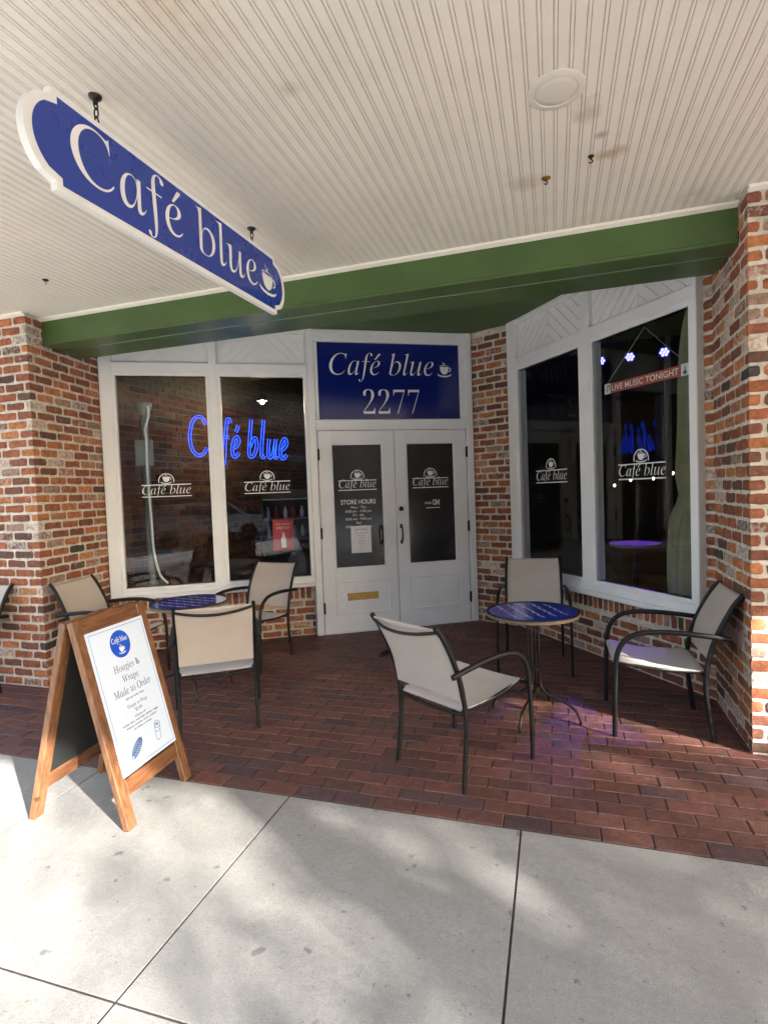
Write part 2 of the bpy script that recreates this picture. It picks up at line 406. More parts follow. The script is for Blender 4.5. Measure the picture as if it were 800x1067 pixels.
def text2d(body, style='it', off=0.0, res=4):
    """returns 2D verts/faces; handles e-acute in the italic alphabet"""
    sh = -.235 if style == 'up' else 0.0
    if style == 'sans': return raw_text(body, 0, off, res)
    if style == 'bold':
        b = ''.join(chr(0x1D7CE+int(ch)) if ch.isdigit() else ch for ch in body)
        return raw_text(b, -.0, off, res)
    i = body.find('\u00e9'); b = ital(body.replace('\u00e9', 'e'))
    vs, fs = raw_text(b, sh, off, res); vs = list(vs); fs = [list(f) for f in fs]
    if i >= 0:
        pre, _ = raw_text(ital(body[:i]+'l'), sh, off, res); 
        a, _ = raw_text(ital(body[:i]+'e'), sh, off, res)
        x1 = max(v[0] for v in a); ew = .36
        px, pz = x1-.20, .50
        k = len(vs); sl = 0 if sh else .04
        vs += [(px, pz), (px+.035, pz-.008), (px+.185+sl, pz+.17), (px+.175+sl, pz+.20), (px+.115+sl, pz+.19)]
        fs.append([k, k+1, k+2, k+3, k+4])
    return vs, fs
def cup2d():
    """a steaming cup on its saucer in the unit square, pieces as polygons"""
    P = []
    body = [(.20, .66)]
    body += [(.50-.30*math.cos(t), .66-.48*math.sin(t)**.85) for t in [math.pi*i/18 for i in range(1, 18)]] + [(.80, .66)]
    P.append(body)
    n = 14
    def band(pts, w):
        out = []; m = len(pts)
        L_, R_ = [], []
        for i, p in enumerate(pts):
            a = pts[max(0, i-1)]; b = pts[min(m-1, i+1)]; dx, dy = b[0]-a[0], b[1]-a[1]; l = math.hypot(dx, dy) or 1
            ww = w*(1-abs(2*i/(m-1)-1)**3*.75)
            L_.append((p[0]-dy/l*ww, p[1]+dx/l*ww)); R_.append((p[0]+dy/l*ww, p[1]-dx/l*ww))
        for i in range(m-1): out.append([L_[i], R_[i], R_[i+1], L_[i+1]])
        return out
    P += band([(.78+.15*math.sin(t)*1.0, .50+.14*math.cos(t)) for t in [math.pi*i/n for i in range(n+1)]], .03)      # handle
    P += band([(.50-.47*math.cos(t), .22-.17*math.sin(t)) for t in [math.pi*i/n for i in range(n+1)]], .045)           # saucer
    P += band([(.50+.30*math.cos(t), .72+.055*math.sin(t)) for t in [2*math.pi*i/22 for i in range(23)]], .014)        # rim
    P += band([(.42+.05*math.sin(t*5), .74+.27*t) for t in [i/10 for i in range(11)]], .02)
    P += band([(.54+.045*math.sin(t*5+2), .76+.17*t) for t in [i/10 for i in range(11)]], .015)
    return P
CUP = cup2d()
def put2d(mb, polys, x0, z0, sx, sz, f, key=None):
    for p in polys:
        mb.add([f(x0+a*sx, z0+b*sz) for a, b in p], [list(range(len(p)))], key)
def put_text(mb, body, x0, x1, z0, f, style='it', off=0.0, h=None, key=None, align=None, res=4, mirror=False):
    """fit text between x0..x1 (width) with the baseline at z0; h gives a capital height, else kept in proportion"""
    vs, fs = text2d(body, style, off, res)
    a = min(v[0] for v in vs); b = max(v[0] for v in vs)
    sx = (x1-x0)/(b-a); sz = (h/.70) if h else sx
    if align == 'c': sx = sz; w = (b-a)*sx; x0 = (x0+x1)/2-w/2
    if mirror: mb.add([f(x0+(b-v[0])*sx, z0+v[1]*sz) for v in vs], fs, key)
    else: mb.add([f(x0+(v[0]-a)*sx, z0+v[1]*sz) for v in vs], fs, key)
def logo(mb, xc, f, w=.46, zb=1.515, key=None, h=.115):
    x0, x1 = xc-w/2, xc+w/2; t = .0045
    def rect(a, b, c, d): mb.add([f(a, c), f(b, c), f(b, d), f(a, d)], [(0, 1, 2, 3)], key)
    rect(x0, x1, zb-t, zb+t); rect(x0, x1, zb+h-t, zb+h+t)
    put_text(mb, 'Caf\u00e9 blue', x0+.005, x1-.005, zb+.024, f, 'it', h=.088, key=key, off=-.006)
    r = .074; n = 26
    for i in range(n):
        a0 = -.25+(math.pi+.5)*i/n; a1 = -.25+(math.pi+.5)*(i+1)/n; zc = zb+h+.02+.0
        q = [(xc+math.cos(a)*rr, max(zb+h, zc+.018+math.sin(a)*rr)) for a, rr in ((a0, r), (a0, r-.008), (a1, r-.008), (a1, r))]
        mb.add([f(*p) for p in q], [(0, 1, 2, 3)], key)
    put2d(mb, CUP, xc-.055, zb+h+.008, .11, .10, f, key)

# ------------------------------------------------------------------ brickwork
class Path:
    def __init__(s, pts):
        s.p = [Vector(p) for p in pts]; s.L = [0]
        for a, b in zip(s.p, s.p[1:]): s.L.append(s.L[-1]+(b-a).length)
        s.len = s.L[-1]
        s.n = [Vector(((b-a).y, -(b-a).x)).normalized() for a, b in zip(s.p, s.p[1:])]
    def at(s, l, off):
        for i in range(len(s.n)):
            if l <= s.L[i+1] or i == len(s.n)-1:
                if i+1 < len(s.n) and abs(l-s.L[i+1]) < 1e-6:
                    m = (s.n[i]+s.n[i+1]).normalized(); k = off/max(.3, m.dot(s.n[i])); return s.p[i+1]+m*k
                d = (s.p[i+1]-s.p[i]).normalized(); return s.p[i]+d*(l-s.L[i])+s.n[i]*off
def bcolor(r, kind='wall'):
    if kind == 'paver':
        c = r.choice([(.122, .050, .037), (.135, .054, .040), (.112, .046, .035), (.150, .059, .041), (.103, .046, .038), (.128, .049, .039)])
        if r.random() < .10: c = (.085, .045, .045)
        k = r.uniform(.8, 1.2); return (c[0]*k, c[1]*k, c[2]*k, r.uniform(-.15, .05))
    x = r.random()
    if x < .40: c = (.30, .095, .042)
    elif x < .56: c = (.42, .155, .058)
    elif x < .80: c = (.20, .072, .040)
    elif x < .88: c = (.12, .056, .038)
    elif x < .90: c = (.06, .048, .040)
    elif x < .94: c = (.42, .20, .08)
    else: c = (.34, .22, .16)
    k = r.uniform(.8, 1.2); w = r.uniform(-.12, .12)
    if r.random() < .20: w = r.uniform(.10, .36)
    return (c[0]*k, c[1]*k, c[2]*k, w)
def one_brick(mb, P, a, b, z0, z1, prot, r, col, key='brick'):
    e1, e2 = .004, .011
    ls = [a, a+e1, a+e2]
    n = max(1, int((b-a-2*e2)/.04))
    ls += [a+e2+(b-a-2*e2)*i/n for i in range(1, n)]
    ls += [b-e2, b-e1, b]
    for c in P.L[1:-1]:
        if a+e2 < c < b-e2:
            ls = [l for l in ls if abs(l-c) > .012]+[c]
    ls = sorted(ls)
    zs = [z0, z0+e1, z0+e2, (z0+z1)/2, z1-e2, z1-e1, z1]
    nl, nz = len(ls), len(zs); vs = []; sd = r.uniform(0, 99)
    for i, l in enumerate(ls):
        for j, z in enumerate(zs):
            di = min(i, nl-1-i); dj = min(j, nz-1-j); d = min(di, dj)
            off = (-.005, prot*.62, prot)[min(d, 2)]
            nz1 = mnoise.noise(Vector((l*22+sd, z*30, 1.3))); nz2 = mnoise.noise(Vector((l*17, z*25+sd, 7.7)))
            off += (mnoise.noise(Vector((l*30, z*30, sd)))*.0022 if d >= 1 else 0)
            zz = z+nz1*.0062; ll = l
            if di <= 1 and dj <= 1: zz += (.006 if j < 3 else -.006); 
            if not any(abs(l-c) < 1e-6 for c in P.L[1:-1]): ll = l+nz2*.0055+(.005 if (i < 2 and dj <= 1) else (-.005 if (i > nl-3 and dj <= 1) else 0))
            q = P.at(ll, off); vs.append((q.x, q.y, zz))
    fs = [(i*nz+j, (i+1)*nz+j, (i+1)*nz+j+1, i*nz+j+1) for i in range(nl-1) for j in range(nz-1)]
    mb.add(vs, fs, key, col=col)
def brickwork(mb, pts, z0, z1, seed, course=.0745, L=.205, joint=.014, prot=.006, soldier=0.0, phase=0.0):
    P = Path(pts); r = random.Random(seed)
    # mortar bed with a rough surface
    ls = sorted(set([i*.03 for i in range(int(P.len/.03)+1)]+P.L)); zs = [z0+(z1-z0)*i/int((z1-z0)/.03) for i in range(int((z1-z0)/.03)+1)]
    vs = []
    for l in ls:
        for z in zs:
            q = P.at(l, mnoise.noise(Vector((l*9, z*14, seed)))*.0035); vs.append((q.x, q.y, z))
    nz = len(zs); fs = [(i*nz+j, (i+1)*nz+j, (i+1)*nz+j+1, i*nz+j+1) for i in range(len(ls)-1) for j in range(nz-1)]
    mb.add(vs, fs, 'mortar', col=(1, 1, 1, 0))
    top = z1
    if soldier:
        w = .062; l = .004; top = z1-soldier
        while l+w < P.len+.002:
            one_brick(mb, P, l, min(l+w-.012+r.uniform(-.003, .003), P.len), top+.004, z1-.004, prot, r, bcolor(r)[:3]+(r.uniform(-.15, .0),)); l += w
    k = 0; z = z0+joint*.6
    while z+course-joint <= top+.003:
        zt = min(z+course-joint, top)
        if len(P.L) > 2:
            off = (.135 if k % 2 else .050)+r.uniform(-.012, .012); l = ((P.L[1]-off) % L)-L
        else: l = -(L*.5 if k % 2 else 0)-phase+r.uniform(-.012, .012)
        while l < P.len:
            ln = L*r.uniform(.965, 1.035)
            if len(P.L) > 2 and l < P.L[1]: ln = L
            a, b = max(l, 0), min(l+ln-joint*r.uniform(.75, 1.25), P.len)
            for c in P.L[1:-1]:
                if 0 < c-a < .022: a = c
                if 0 < b-c < .022: b = c
            if b-a > .03: one_brick(mb, P, a, b, z+r.uniform(-.0015, .0015), zt+r.uniform(-.0015, .0015), prot*r.uniform(.6, 1.25), r, bcolor(r))
            l += ln
        z += course; k += 1

S_ = .9375
DO = Vector((-.9375, 6.0485, 0)); DA = R(30.488)
RO = Vector((.9375, 4.1353, 0)); RA = R(-52.37)
def dw(s, t=0, z=0):  # door/left window wall
    return Vector((DO.x+s*math.cos(DA)-t*math.sin(DA), DO.y+s*math.sin(DA)+t*math.cos(DA), z))
def rw(s, t=0, z=0):
    return Vector((RO.x+s*math.cos(RA)-t*math.sin(RA), RO.y+s*math.sin(RA)+t*math.cos(RA), z))
ZC = 2.997; ZS = 3.185; ZB = 2.781; EY = 2.372

# piers
mb = MB()
lp = dw(-3.66, .03)
brickwork(mb, [(-5.3, 3.33), (-3.937, 3.33), (lp.x, lp.y)], 0, ZC-.002, 11, phase=.05)
mb.box(-5.3, -4.3, 3.36, 4.5, 0, ZC+.6, 'mortar')
o = mb.build('brick_pier', smooth=40); tag(o, 'red brick pier with pale mortar at the left end of the shopfront', 'brick pier')
mb = MB()
rp = rw(.10, .0)
brickwork(mb, [(rw(.003, .045).x, rw(.003, .045).y), (rw(.105, .045).x, rw(.105, .045).y)], 0, ZC-.002, 31)
brickwork(mb, [(1.012, 4.08), (.995, 3.34), (3.4, 3.34)], 0, ZC-.002, 23, phase=.11)
mb.box(1.1, 3.4, 3.40, 4.4, 0, ZC+.6, 'mortar')
o = mb.build('brick_pier', smooth=40); tag(o, 'whitewashed red brick pier at the right edge beside the tall side windows', 'brick pier')
# strip between door and side window
mb = MB()
a = dw(.10, .02); b = rw(-2.215, .03)
brickwork(mb, [(a.x, a.y), (b.x, b.y)], 0, ZS, 41, phase=.1)
o = mb.build('brick_column', smooth=40); tag(o, 'narrow lime-stained brick column between the white double doors and the side windows', 'brick column')
# low walls
mb = MB()
a = dw(-3.655, .06); b = dw(-1.70, .06)
brickwork(mb, [(a.x, a.y), (b.x, b.y)], 0, .535, 51, soldier=.15)
T = Matrix.Translation(DO) @ Matrix.Rotation(DA, 4, 'Z')
mb.box(-3.66, -1.70, .07, .20, 0, .53, 'mortar', T)
o = mb.build('low_brick_wall', smooth=40); tag(o, 'low brick wall under the left pair of windows', 'brick wall')
mb = MB()
a = rw(-2.22, .05); b = rw(.06, .05)
brickwork(mb, [(a.x, a.y), (b.x, b.y)], 0, .555, 61, soldier=.15)
T = Matrix.Translation(RO) @ Matrix.Rotation(RA, 4, 'Z')
mb.box(-2.3, .05, .06, .2, 0, .55, 'mortar', T)
o = mb.build('low_brick_wall', smooth=40); tag(o, 'low brick wall under the right pair of windows behind the table', 'brick wall')

# ------------------------------------------------------------------ ground
mb = MB(); mb.box(-90, 90, -80, 40, -.20, -.165); struct(mb.build('ground', 'road'))
mb = MB(); mb.box(-40, 40, -9.5, -1.5, -.164, -.13); struct(mb.build('road', 'road'))
mb = MB(); mb.box(-40, 40, -13.5, -9.5, -.16, 0); struct(mb.build('pavement_across_the_street', 'concrete'))
mb = MB(); mb.box(-12, 8, -1.32, 12, -.16, -.0035); struct(mb.build('paving_bed', 'sand'))
mb = MB()   # kerb
mb.box(-12, 8, -1.5, -1.325, -.16, 0, bev=.02); struct(mb.build('kerb', 'concrete'))
mb = MB()   # pavement slabs, open joints between
xs = [-11.48, -10.35, -9.22, -8.09, -6.96, -5.83, -4.70, -3.57, -2.44, -1.285, -.17, .96, 2.09, 3.22, 4.35, 5.48]
g = .0042
yr = [-1.32, 0.02, 1.243, EY]
for i in range(len(xs)-1):
    for j in range(len(yr)-1):
        y0, y1 = yr[j]+g, yr[j+1]-g
        if xs[i] > -.5 and j == 1: y0 = .02+g; 
        if xs[i] > -.5 and j == 2: continue
        if xs[i] > -.5 and j == 1: y1 = EY-g
        mb.box(xs[i]+g, xs[i+1]-g, y0, y1, -.1, 0, bev=.0012)
struct(mb.build('pavement', 'concrete'))
# clay pavers in running bond, one mesh (ground surface)
mb = MB(); r = random.Random(5)
def inside(x, y):
    return -9.5 < x < 4.5
row = 0; y = EY+.004; PW, PL = .1003, .2035
while y < 7.2:
    x = -9.0+(PL/2 if row % 2 else 0)
    while x < 3.6:
        q = Vector((x+PL/2, y+PW/2, 0))
        ld = (q-DO).dot(Vector((-math.sin(DA), math.cos(DA), 0))); lr = (q-RO).dot(Vector((-math.sin(RA), math.cos(RA), 0)))
        if ld < .25 and (lr < .25) and not (y > 3.45 and (x < -4.6 or x > 1.3)):
            gx = .0022; a, b, c, d = x+gx, x+PL-gx, y+gx, y+PW-gx; h = r.uniform(-.0012, .0012); e = .0035; tl = r.uniform(-.0012, .0012); tm = r.uniform(-.001, .001)
            vs = [(a, c, h-.02), (b, c, h-.02), (b, d, h-.02), (a, d, h-.02), (a, c, h-.004), (b, c, h-.004), (b, d, h-.004), (a, d, h-.004),
                  (a+e, c+e, h+tl), (b-e, c+e, h-tl+tm), (b-e, d-e, h-tl), (a+e, d-e, h+tl+tm)]
            fs = [(0, 1, 5, 4), (1, 2, 6, 5), (2, 3, 7, 6), (3, 0, 4, 7), (4, 5, 9, 8), (5, 6, 10, 9), (6, 7, 11, 10), (7, 4, 8, 11), (8, 9, 10, 11)]
            mb.add(vs, fs, 'paver', col=bcolor(r, 'paver'))
        x += PL
    y += PW; row += 1
mb.box(-9, 3.6, EY+.004, 7.3, -.0135, -.006, 'sand')
struct(mb.build('brick_paving'))

# ------------------------------------------------------------------ canopy ceiling (real bead grooves)
CY0, CY1 = -.55, 3.50
mb = MB()
prof = []; x = -5.3151; P_ = .052
while x < 5.2:
    for s in (-.0065, .0065):
        c = x+s
        prof += [(c-.0024, 0, 0), (c-.0011, .0032, 1), (c+.0011, .0032, 1), (c+.0024, 0, 0)]
        if s < 0: prof += [(x, -.0015, 0)]
    x += P_
vs = []; 
for (px, d, k) in prof: vs += [(px, CY0, ZC+d), (px, CY1, ZC+d)]
b = len(mb.v)
for i in range(len(prof)-1):
    kk = 'groove' if (prof[i][2] and prof[i+1][2]) else 'ceil'
    mb.mats or mb.m('ceil')
mb.m('ceil'); mb.m('groove')
mb.v += [Vector(v) for v in vs]
for i in range(len(prof)-1):
    mb.f.append([2*i, 2*i+2, 2*i+3, 2*i+1]); mb.mi.append(1 if (prof[i][2] and prof[i+1][2]) else 0)
mb.box(-5.3, 5.2, CY0, CY1, ZC+.02, ZC+.06, 'ceil')
struct(mb.build('porch_ceiling'))
# fascia of the canopy on the street side
mb = MB(); mb.box(-5.4, 5.2, CY0-.12, CY0, ZC-.14, ZC+.45, bev=.01); mb.box(-5.4, 5.2, CY0-.2, 3.94, ZC+.46, ZC+.60)
struct(mb.build('canopy_roof', 'white'))
# cream moulding where ceiling meets the beam and the piers
mb = MB()
mb.prism([(0, 0), (-.035, 0), (-.028, -.012), (-.010, -.020), (0, -.024)], lambda a, b: (-3.97, 3.492+a, ZC-.001+b), lambda a, b: (.992, 3.492+a, ZC-.001+b))
mb.prism([(0, 0), (-.035, 0), (-.028, -.012), (-.010, -.020), (0, -.024)], lambda a, b: (-5.4, 3.323+a, ZC-.001+b), lambda a, b: (-3.93, 3.323+a, ZC-.001+b))
mb.prism([(0, 0), (-.035, 0), (-.028, -.012), (-.010, -.020), (0, -.024)], lambda a, b: (.99, 3.333+a, ZC-.001+b), lambda a, b: (3.4, 3.333+a, ZC-.001+b))
o = mb.build('ceiling_moulding', 'ceil', smooth=30); tag(o, 'thin cream moulding along the ceiling edge above the green beam', 'moulding')
# beam
mb = MB()
lx = -3.965; ux = 1.01
f0 = lambda a, b: (lx, a, b); f1 = lambda a, b: (.992, a, b)
mb.prism([(3.494, ZC-.022), (3.494, 2.803), (3.489, 2.799), (3.489, 2.781), (3.66, 2.781), (3.664, 2.789), (3.672, 2.789), (3.676, 2.779), (3.952, 2.779), (3.952, 3.19), (3.60, 3.19), (3.60, ZC-.022)], f0, f1)
mb.prism([(3.70, 2.781), (3.952, 2.781), (3.952, 3.2), (3.70, 3.2)], lambda a, b: (-4.35+.0*(a), a+.001, b+.0015), lambda a, b: (lx, a+.001, b+.0015))
o = mb.build('porch_beam', 'green', smooth=25); tag(o, 'long dark green painted beam spanning the recessed entrance', 'beam')
mb = MB(); mb.box(-5.0, 1.6, 3.955, 7.2, ZS, ZS+.03); struct(mb.build('recess_soffit', 'greenflat'))

# ------------------------------------------------------------------ windows and doors
def clip(poly, x0, x1, z0, z1):
    def cl(p, f, inter):
        out = []
        for i in range(len(p)):
            a, b = p[i-1], p[i]; fa, fb = f(a), f(b)
            if fa != fb: out.append(inter(a, b))
            if fb: out.append(b)
        return out
    def ix(v): return lambda a, b: (v, a[1]+(b[1]-a[1])*(v-a[0])/(b[0]-a[0]))
    def iz(v): return lambda a, b: (a[0]+(b[0]-a[0])*(v-a[1])/(b[1]-a[1]), v)
    for f, g_ in ((lambda q: q[0] >= x0, ix(x0)), (lambda q: q[0] <= x1, ix(x1)), (lambda q: q[1] >= z0, iz(z0)), (lambda q: q[1] <= z1, iz(z1))):
        poly = cl(poly, f, g_)
        if len(poly) < 3: return []
    return poly
def chevron(mb, x0, x1, z0, z1, y0, y1, step=.11, gap=.006, xm=None, only=0):
    """diagonal boards meeting in a V at the middle (only=+-1: one direction)"""
    xm = (x0+x1)/2 if xm is None else xm
    for sgn in (-1, 1):
        if only and sgn != only: continue
        for k in range(-30, 40):
            c0 = z0+k*step; c1 = c0+step-gap*1.4
            # lines z = c - sgn*(x-xm)
            A, B = -3, 3
            quad = [(xm+A, c0-sgn*A), (xm+B, c0-sgn*B), (xm+B, c1-sgn*B), (xm+A, c1-sgn*A)]
            xa, xb = (x0, xm-gap*.5) if sgn < 0 else (xm+gap*.5, x1)
            if only: xa, xb = x0, x1
            p = clip(quad, xa, xb, z0, z1)
            if len(p) >= 3: mb.prism(p, lambda a, b: (a, y0, b), lambda a, b: (a, y1, b))
def window_wall(name, label, o_, ang, fr, panes, zt, zb, ztop, zpan, ysill):
    root = thing(name, label, 'window', o_, ang)
    mb = MB()
    s0, s1 = fr; d0, d1 = -.025, .11; bv = .006
    mb.box(s0, panes[0][0]-.03, d0, d1, ysill, ztop, bev=bv)
    mb.box(panes[-1][1]+.03, s1, d0, d1, ysill, ztop, bev=bv)
    for a, b in zip(panes, panes[1:]): mb.box(a[1]+.03, b[0]-.03, d0+.003, d1, zb-.06, ztop-.04, bev=bv)
    sx0, sx1 = panes[0][0]-.032, panes[-1][1]+.032
    mb.box(sx0, sx1, d0+.002, d1, ysill+.002, zb-.03, bev=bv)
    mb.box(s0, s1, d0-.03, d1, ysill-.025, ysill+.018, bev=.008)            # sill nose
    mb.box(sx0, sx1, d0+.004, d1, zt+.03, zpan, bev=bv)
    mb.box(sx0, sx1, d0+.004, d1, ztop-.05, ztop-.002, bev=bv)
    mb.build('frame', 'white', root)
    for a, b in panes:
        mb = MB()   # sash: stepped moulding round each pane
        for k, (w, d) in enumerate(((.032, .006), (.014, .022))):
            dd = d0+d; 
            mb.box(a-w, a-.001+0*k, dd, .05, zb-w, zt+w, bev=.003); mb.box(b+.001, b+w, dd, .05, zb-w, zt+w, bev=.003)
            mb.box(a-.002, b+.002, dd+.001, .05, zb-w, zb-.001, bev=.003); mb.box(a-.002, b+.002, dd+.001, .05, zt+.001, zt+w, bev=.003)
            if k == 0: pass
        mb.build('sash', 'white', root)
        mb = MB(); mb.box(a-.002, b+.002, .022, .028, zb-.002, zt+.002); pn = mb.build('pane', 'glass', root)
        mb = MB(); xc = (a+b)/2
        logo(mb, LOGO[round(a, 2)], lambda x, z: (x, .0195, z)); mb.build('logo_lettering', 'vinyl', pn)
        mb = MB(); mb.box(a-.03, b+.03, .03, .10, zpan-.001, ztop-.048)
        chevron(mb, a-.028, b+.028, zpan+.003, ztop-.052, .022, .032)
        mb.build('chevron_panel', 'white', root)
    return root
LOGO = {-3.52: -3.11, -2.55: -2.14, -2.05: -1.597, -.98: -.517}
window_wall('shopfront_window', 'pair of tall white-framed windows on the left with a blue neon sign behind', DO, DA, (-3.66, -1.70),
            [(-3.518, -2.697), (-2.553, -1.738)], 2.683, .638, ZS-.003, 2.815, .55)
window_wall('shopfront_window', 'pair of tall white-framed windows on the right with the red music sign inside', RO, RA, (-2.225, .005),
            [(-2.050, -1.149), (-.980, -.062)], 2.662, .672, ZS-.003, 2.797, .56)

# entrance
ent = thing('entrance', 'white door surround holding a blue transom sign over the double doors', 'entrance', DO, DA)
mb = MB()
mb.box(-1.698, -1.622, -.03, .12, 0, ZS-.003, bev=.006)
mb.box(.026, .106, -.03, .12, 0, ZS-.003, bev=.006)
mb.box(-1.623, .027, -.028, .12, 3.055, ZS-.004, bev=.006)
mb.box(-1.623, .027, -.028, .12, 2.14, 2.238, bev=.006)
mb.box(-1.623, -1.585, -.018, .12, 2.239, 3.054, bev=.004); mb.box(-.034, .027, -.018, .12, 2.239, 3.054, bev=.004)
mb.box(-1.64, .04, -.045, .02, 2.232, 2.25, bev=.005)
mb.box(-1.623, .027, -.02, .12, -.01, .012, bev=.004)
mb.build('frame', 'white', ent)
mb = MB(); mb.box(-1.584, -.035, .0, .03, 2.251, 3.053, bev=.003); ts = mb.build('transom_sign', 'navy', ent)
mb = MB(); f = lambda x, z: (x, -.003, z)
put_text(mb, 'Caf\u00e9 blue', -1.462, -.325, 2.720, f, 'it', h=.225, off=-.008)
put2d(mb, CUP, -.285, 2.705, .165, .165, f)
put_text(mb, '2277', -1.115, -.495, 2.305, f, 'bold', off=-.022, h=.265)
mb.build('sign_lettering', 'vinyl', ts)

def door_leaf(label, x0, x1, gx0, gx1, pl, slot, hinge_x, handle_x):
    root = thing('door', label, 'door', DO, DA)
    mb = MB(); z0, z1 = .014, 2.136; y0, y1 = -.012, .035
    gz0, gz1 = .698, 1.987; px0, px1, pz0, pz1 = pl
    bv = .003
    mb.box(x0, gx0-.012, y0, y1, z0, z1, bev=bv); mb.box(gx1+.012, x1, y0, y1, z0, z1, bev=bv)
    mb.box(gx0-.013, gx1+.013, y0+.0008, y1, gz1+.012, z1-.001, bev=bv)
    mb.box(gx0-.013, gx1+.013, y0+.0008, y1, z0+.001, gz0-.012, bev=bv)
    mb.box(gx0-.013, gx0, y0+.008, y1, gz0-.012, gz1+.012, bev=.002); mb.box(gx1, gx1+.013, y0+.008, y1, gz0-.012, gz1+.012, bev=.002)
    mb.box(gx0-.001, gx1+.001, y0+.0085, y1, gz0-.0125, gz0, bev=.002); mb.box(gx0-.001, gx1+.001, y0+.0085, y1, gz1, gz1+.0125, bev=.002)
    w = .016
    for (a, b, c, d) in ((px0, px1, pz1-w, pz1), (px0, px1, pz0, pz0+w), (px0, px0+w, pz0+w, pz1-w), (px1-w, px1, pz0+w, pz1-w)):
        mb.box(a, b, y0-.009, y0+.002, c, d, bev=.004)
    mb.box(x0+.002, x1-.002, y0-.006, y0+.001, z0+.002, .10, bev=.002)
    mb.build('leaf_frame', 'white', root)
    mb = MB(); chevron(mb, px0+.05, px1-.05, pz0+.05, pz1-.05, y0-.008, y0+.001, step=.085, gap=.012); mb.build('chevron_panel', 'white', root)
    mb = MB(); mb.box(gx0-.002, gx1+.002, .004, .012, gz0-.002, gz1+.002); pn = mb.build('pane', 'film', root)
    for z in (1.89, 1.07, .28):
        mb = MB(); mb.box(hinge_x-.012, hinge_x+.012, y0-.016, y0+.01, z-.055, z+.055, bev=.004)
        mb.tube([(hinge_x, y0-.018, z-.06), (hinge_x, y0-.018, z+.06)], .008); mb.build('hinge', 'bronze', root, smooth=40)
    mb = MB()
    mb.tube(smoothpath([(handle_x, y0, .935), (handle_x, y0-.045, .955), (handle_x, y0-.055, 1.02), (handle_x, y0-.045, 1.085), (handle_x, y0, 1.105)]), .009)
    mb.box(handle_x-.014, handle_x+.014, y0-.006, y0+.002, .915, .955, bev=.003); mb.box(handle_x-.014, handle_x+.014, y0-.006, y0+.002, 1.085, 1.125, bev=.003)
    mb.build('handle', 'bronze', root, smooth=40)
    if slot:
        mb = MB(); a, b, c, d = slot; mb.box(a, b, y0-.010, y0+.001, c, d, bev=.003); mb.box(a+.018, b-.018, y0-.017, y0-.009, c+.016, d-.020, bev=.003); mb.build('mail_slot', 'brass', root)
    return root, pn
dl, pnl = door_leaf('left white door with store hours, taped paper notice and brass mail slot', -1.616, -.803, -1.465, -.945, (-1.488, -.885, .197, .553), (-1.365, -1.030, .342, .422), -1.613, -.972)
dr, pnr = door_leaf('right white door with black deadbolt and a plain lower panel', -.797, .017, -.657, -.134, (-.668, -.075, .19, .552), None, .022, -.752)
mb = MB(); Tm = Matrix.Translation((-.745, -.013, 1.293)) @ Matrix.Rotation(R(90), 4, 'X'); mb.lathe([(.026, 0), (.026, .008), (.018, .014), (.012, .02), (0, .021)], None, 20, Tm); mb.build('deadbolt', 'bronze', dr, smooth=40)
mb = MB(); mb.box(-.803, -.790, -.019, -.012, 1.16, 1.36, bev=.002); mb.build('latch_guard', 'ivory', dr)
f = lambda x, z: (x, .0015, z)
mb = MB(); logo(mb, -1.208, f, w=.41, zb=1.512, h=.10)
put_text(mb, 'STORE HOURS', -1.395, -1.02, 1.362, f, 'sans', off=.012, h=.048)
for i, tx in enumerate(('Mon - Thu', '8:00 am - 4:00 pm', 'Fri - Sat', '8:00 am - 9:00 pm', 'Sun', '8:00 am - 3:00 pm')):
    put_text(mb, tx, -1.4, -1.02, 1.315-i*.041, f, 'sans', h=.027, align='c')
mb.build('door_lettering', 'vinyl', pnl)
mb = MB(); logo(mb, -.40, f, w=.41, zb=1.512, h=.10)
put_text(mb, 'NO', -.385, -.305, 1.32, f, 'sans', h=.058, off=.02, mirror=True)
put_text(mb, 'on', -.47, -.40, 1.33, f, 'sans', h=.035, mirror=True)
mb.add([f(-.46, 1.285), f(-.30, 1.285), f(-.30, 1.292), f(-.46, 1.292)], [(0, 1, 2, 3)])
mb.build('door_lettering', 'vinyl', pnr)
nt_ = thing('paper_notice', 'white printed paper notice taped to the left door glass', 'paper notice', DO, DA)
mb = MB(); mb.box(-1.30, -1.083, -.0005, .0007, .842, 1.13); mb.build('sheet', 'paper', nt_)
mb = MB(); f2 = lambda x, z: (x, -.0015, z)
put_text(mb, 'Store Hours', -1.27, -1.11, 1.085, f2, 'sans', h=.018, align='c', off=.01)
put_text(mb, 'Mon - Tue - Wed', -1.27, -1.11, 1.05, f2, 'sans', h=.013, align='c')
for i in range(8): put_text(mb, ('8:00 - 4:00', 'Closed', 'Thu - Fri', '8:00 - 9:00')[i % 4], -1.27, -1.11, 1.02-i*.021, f2, 'sans', h=.010, align='c')
mb.build('notice_print', 'ink', nt_)

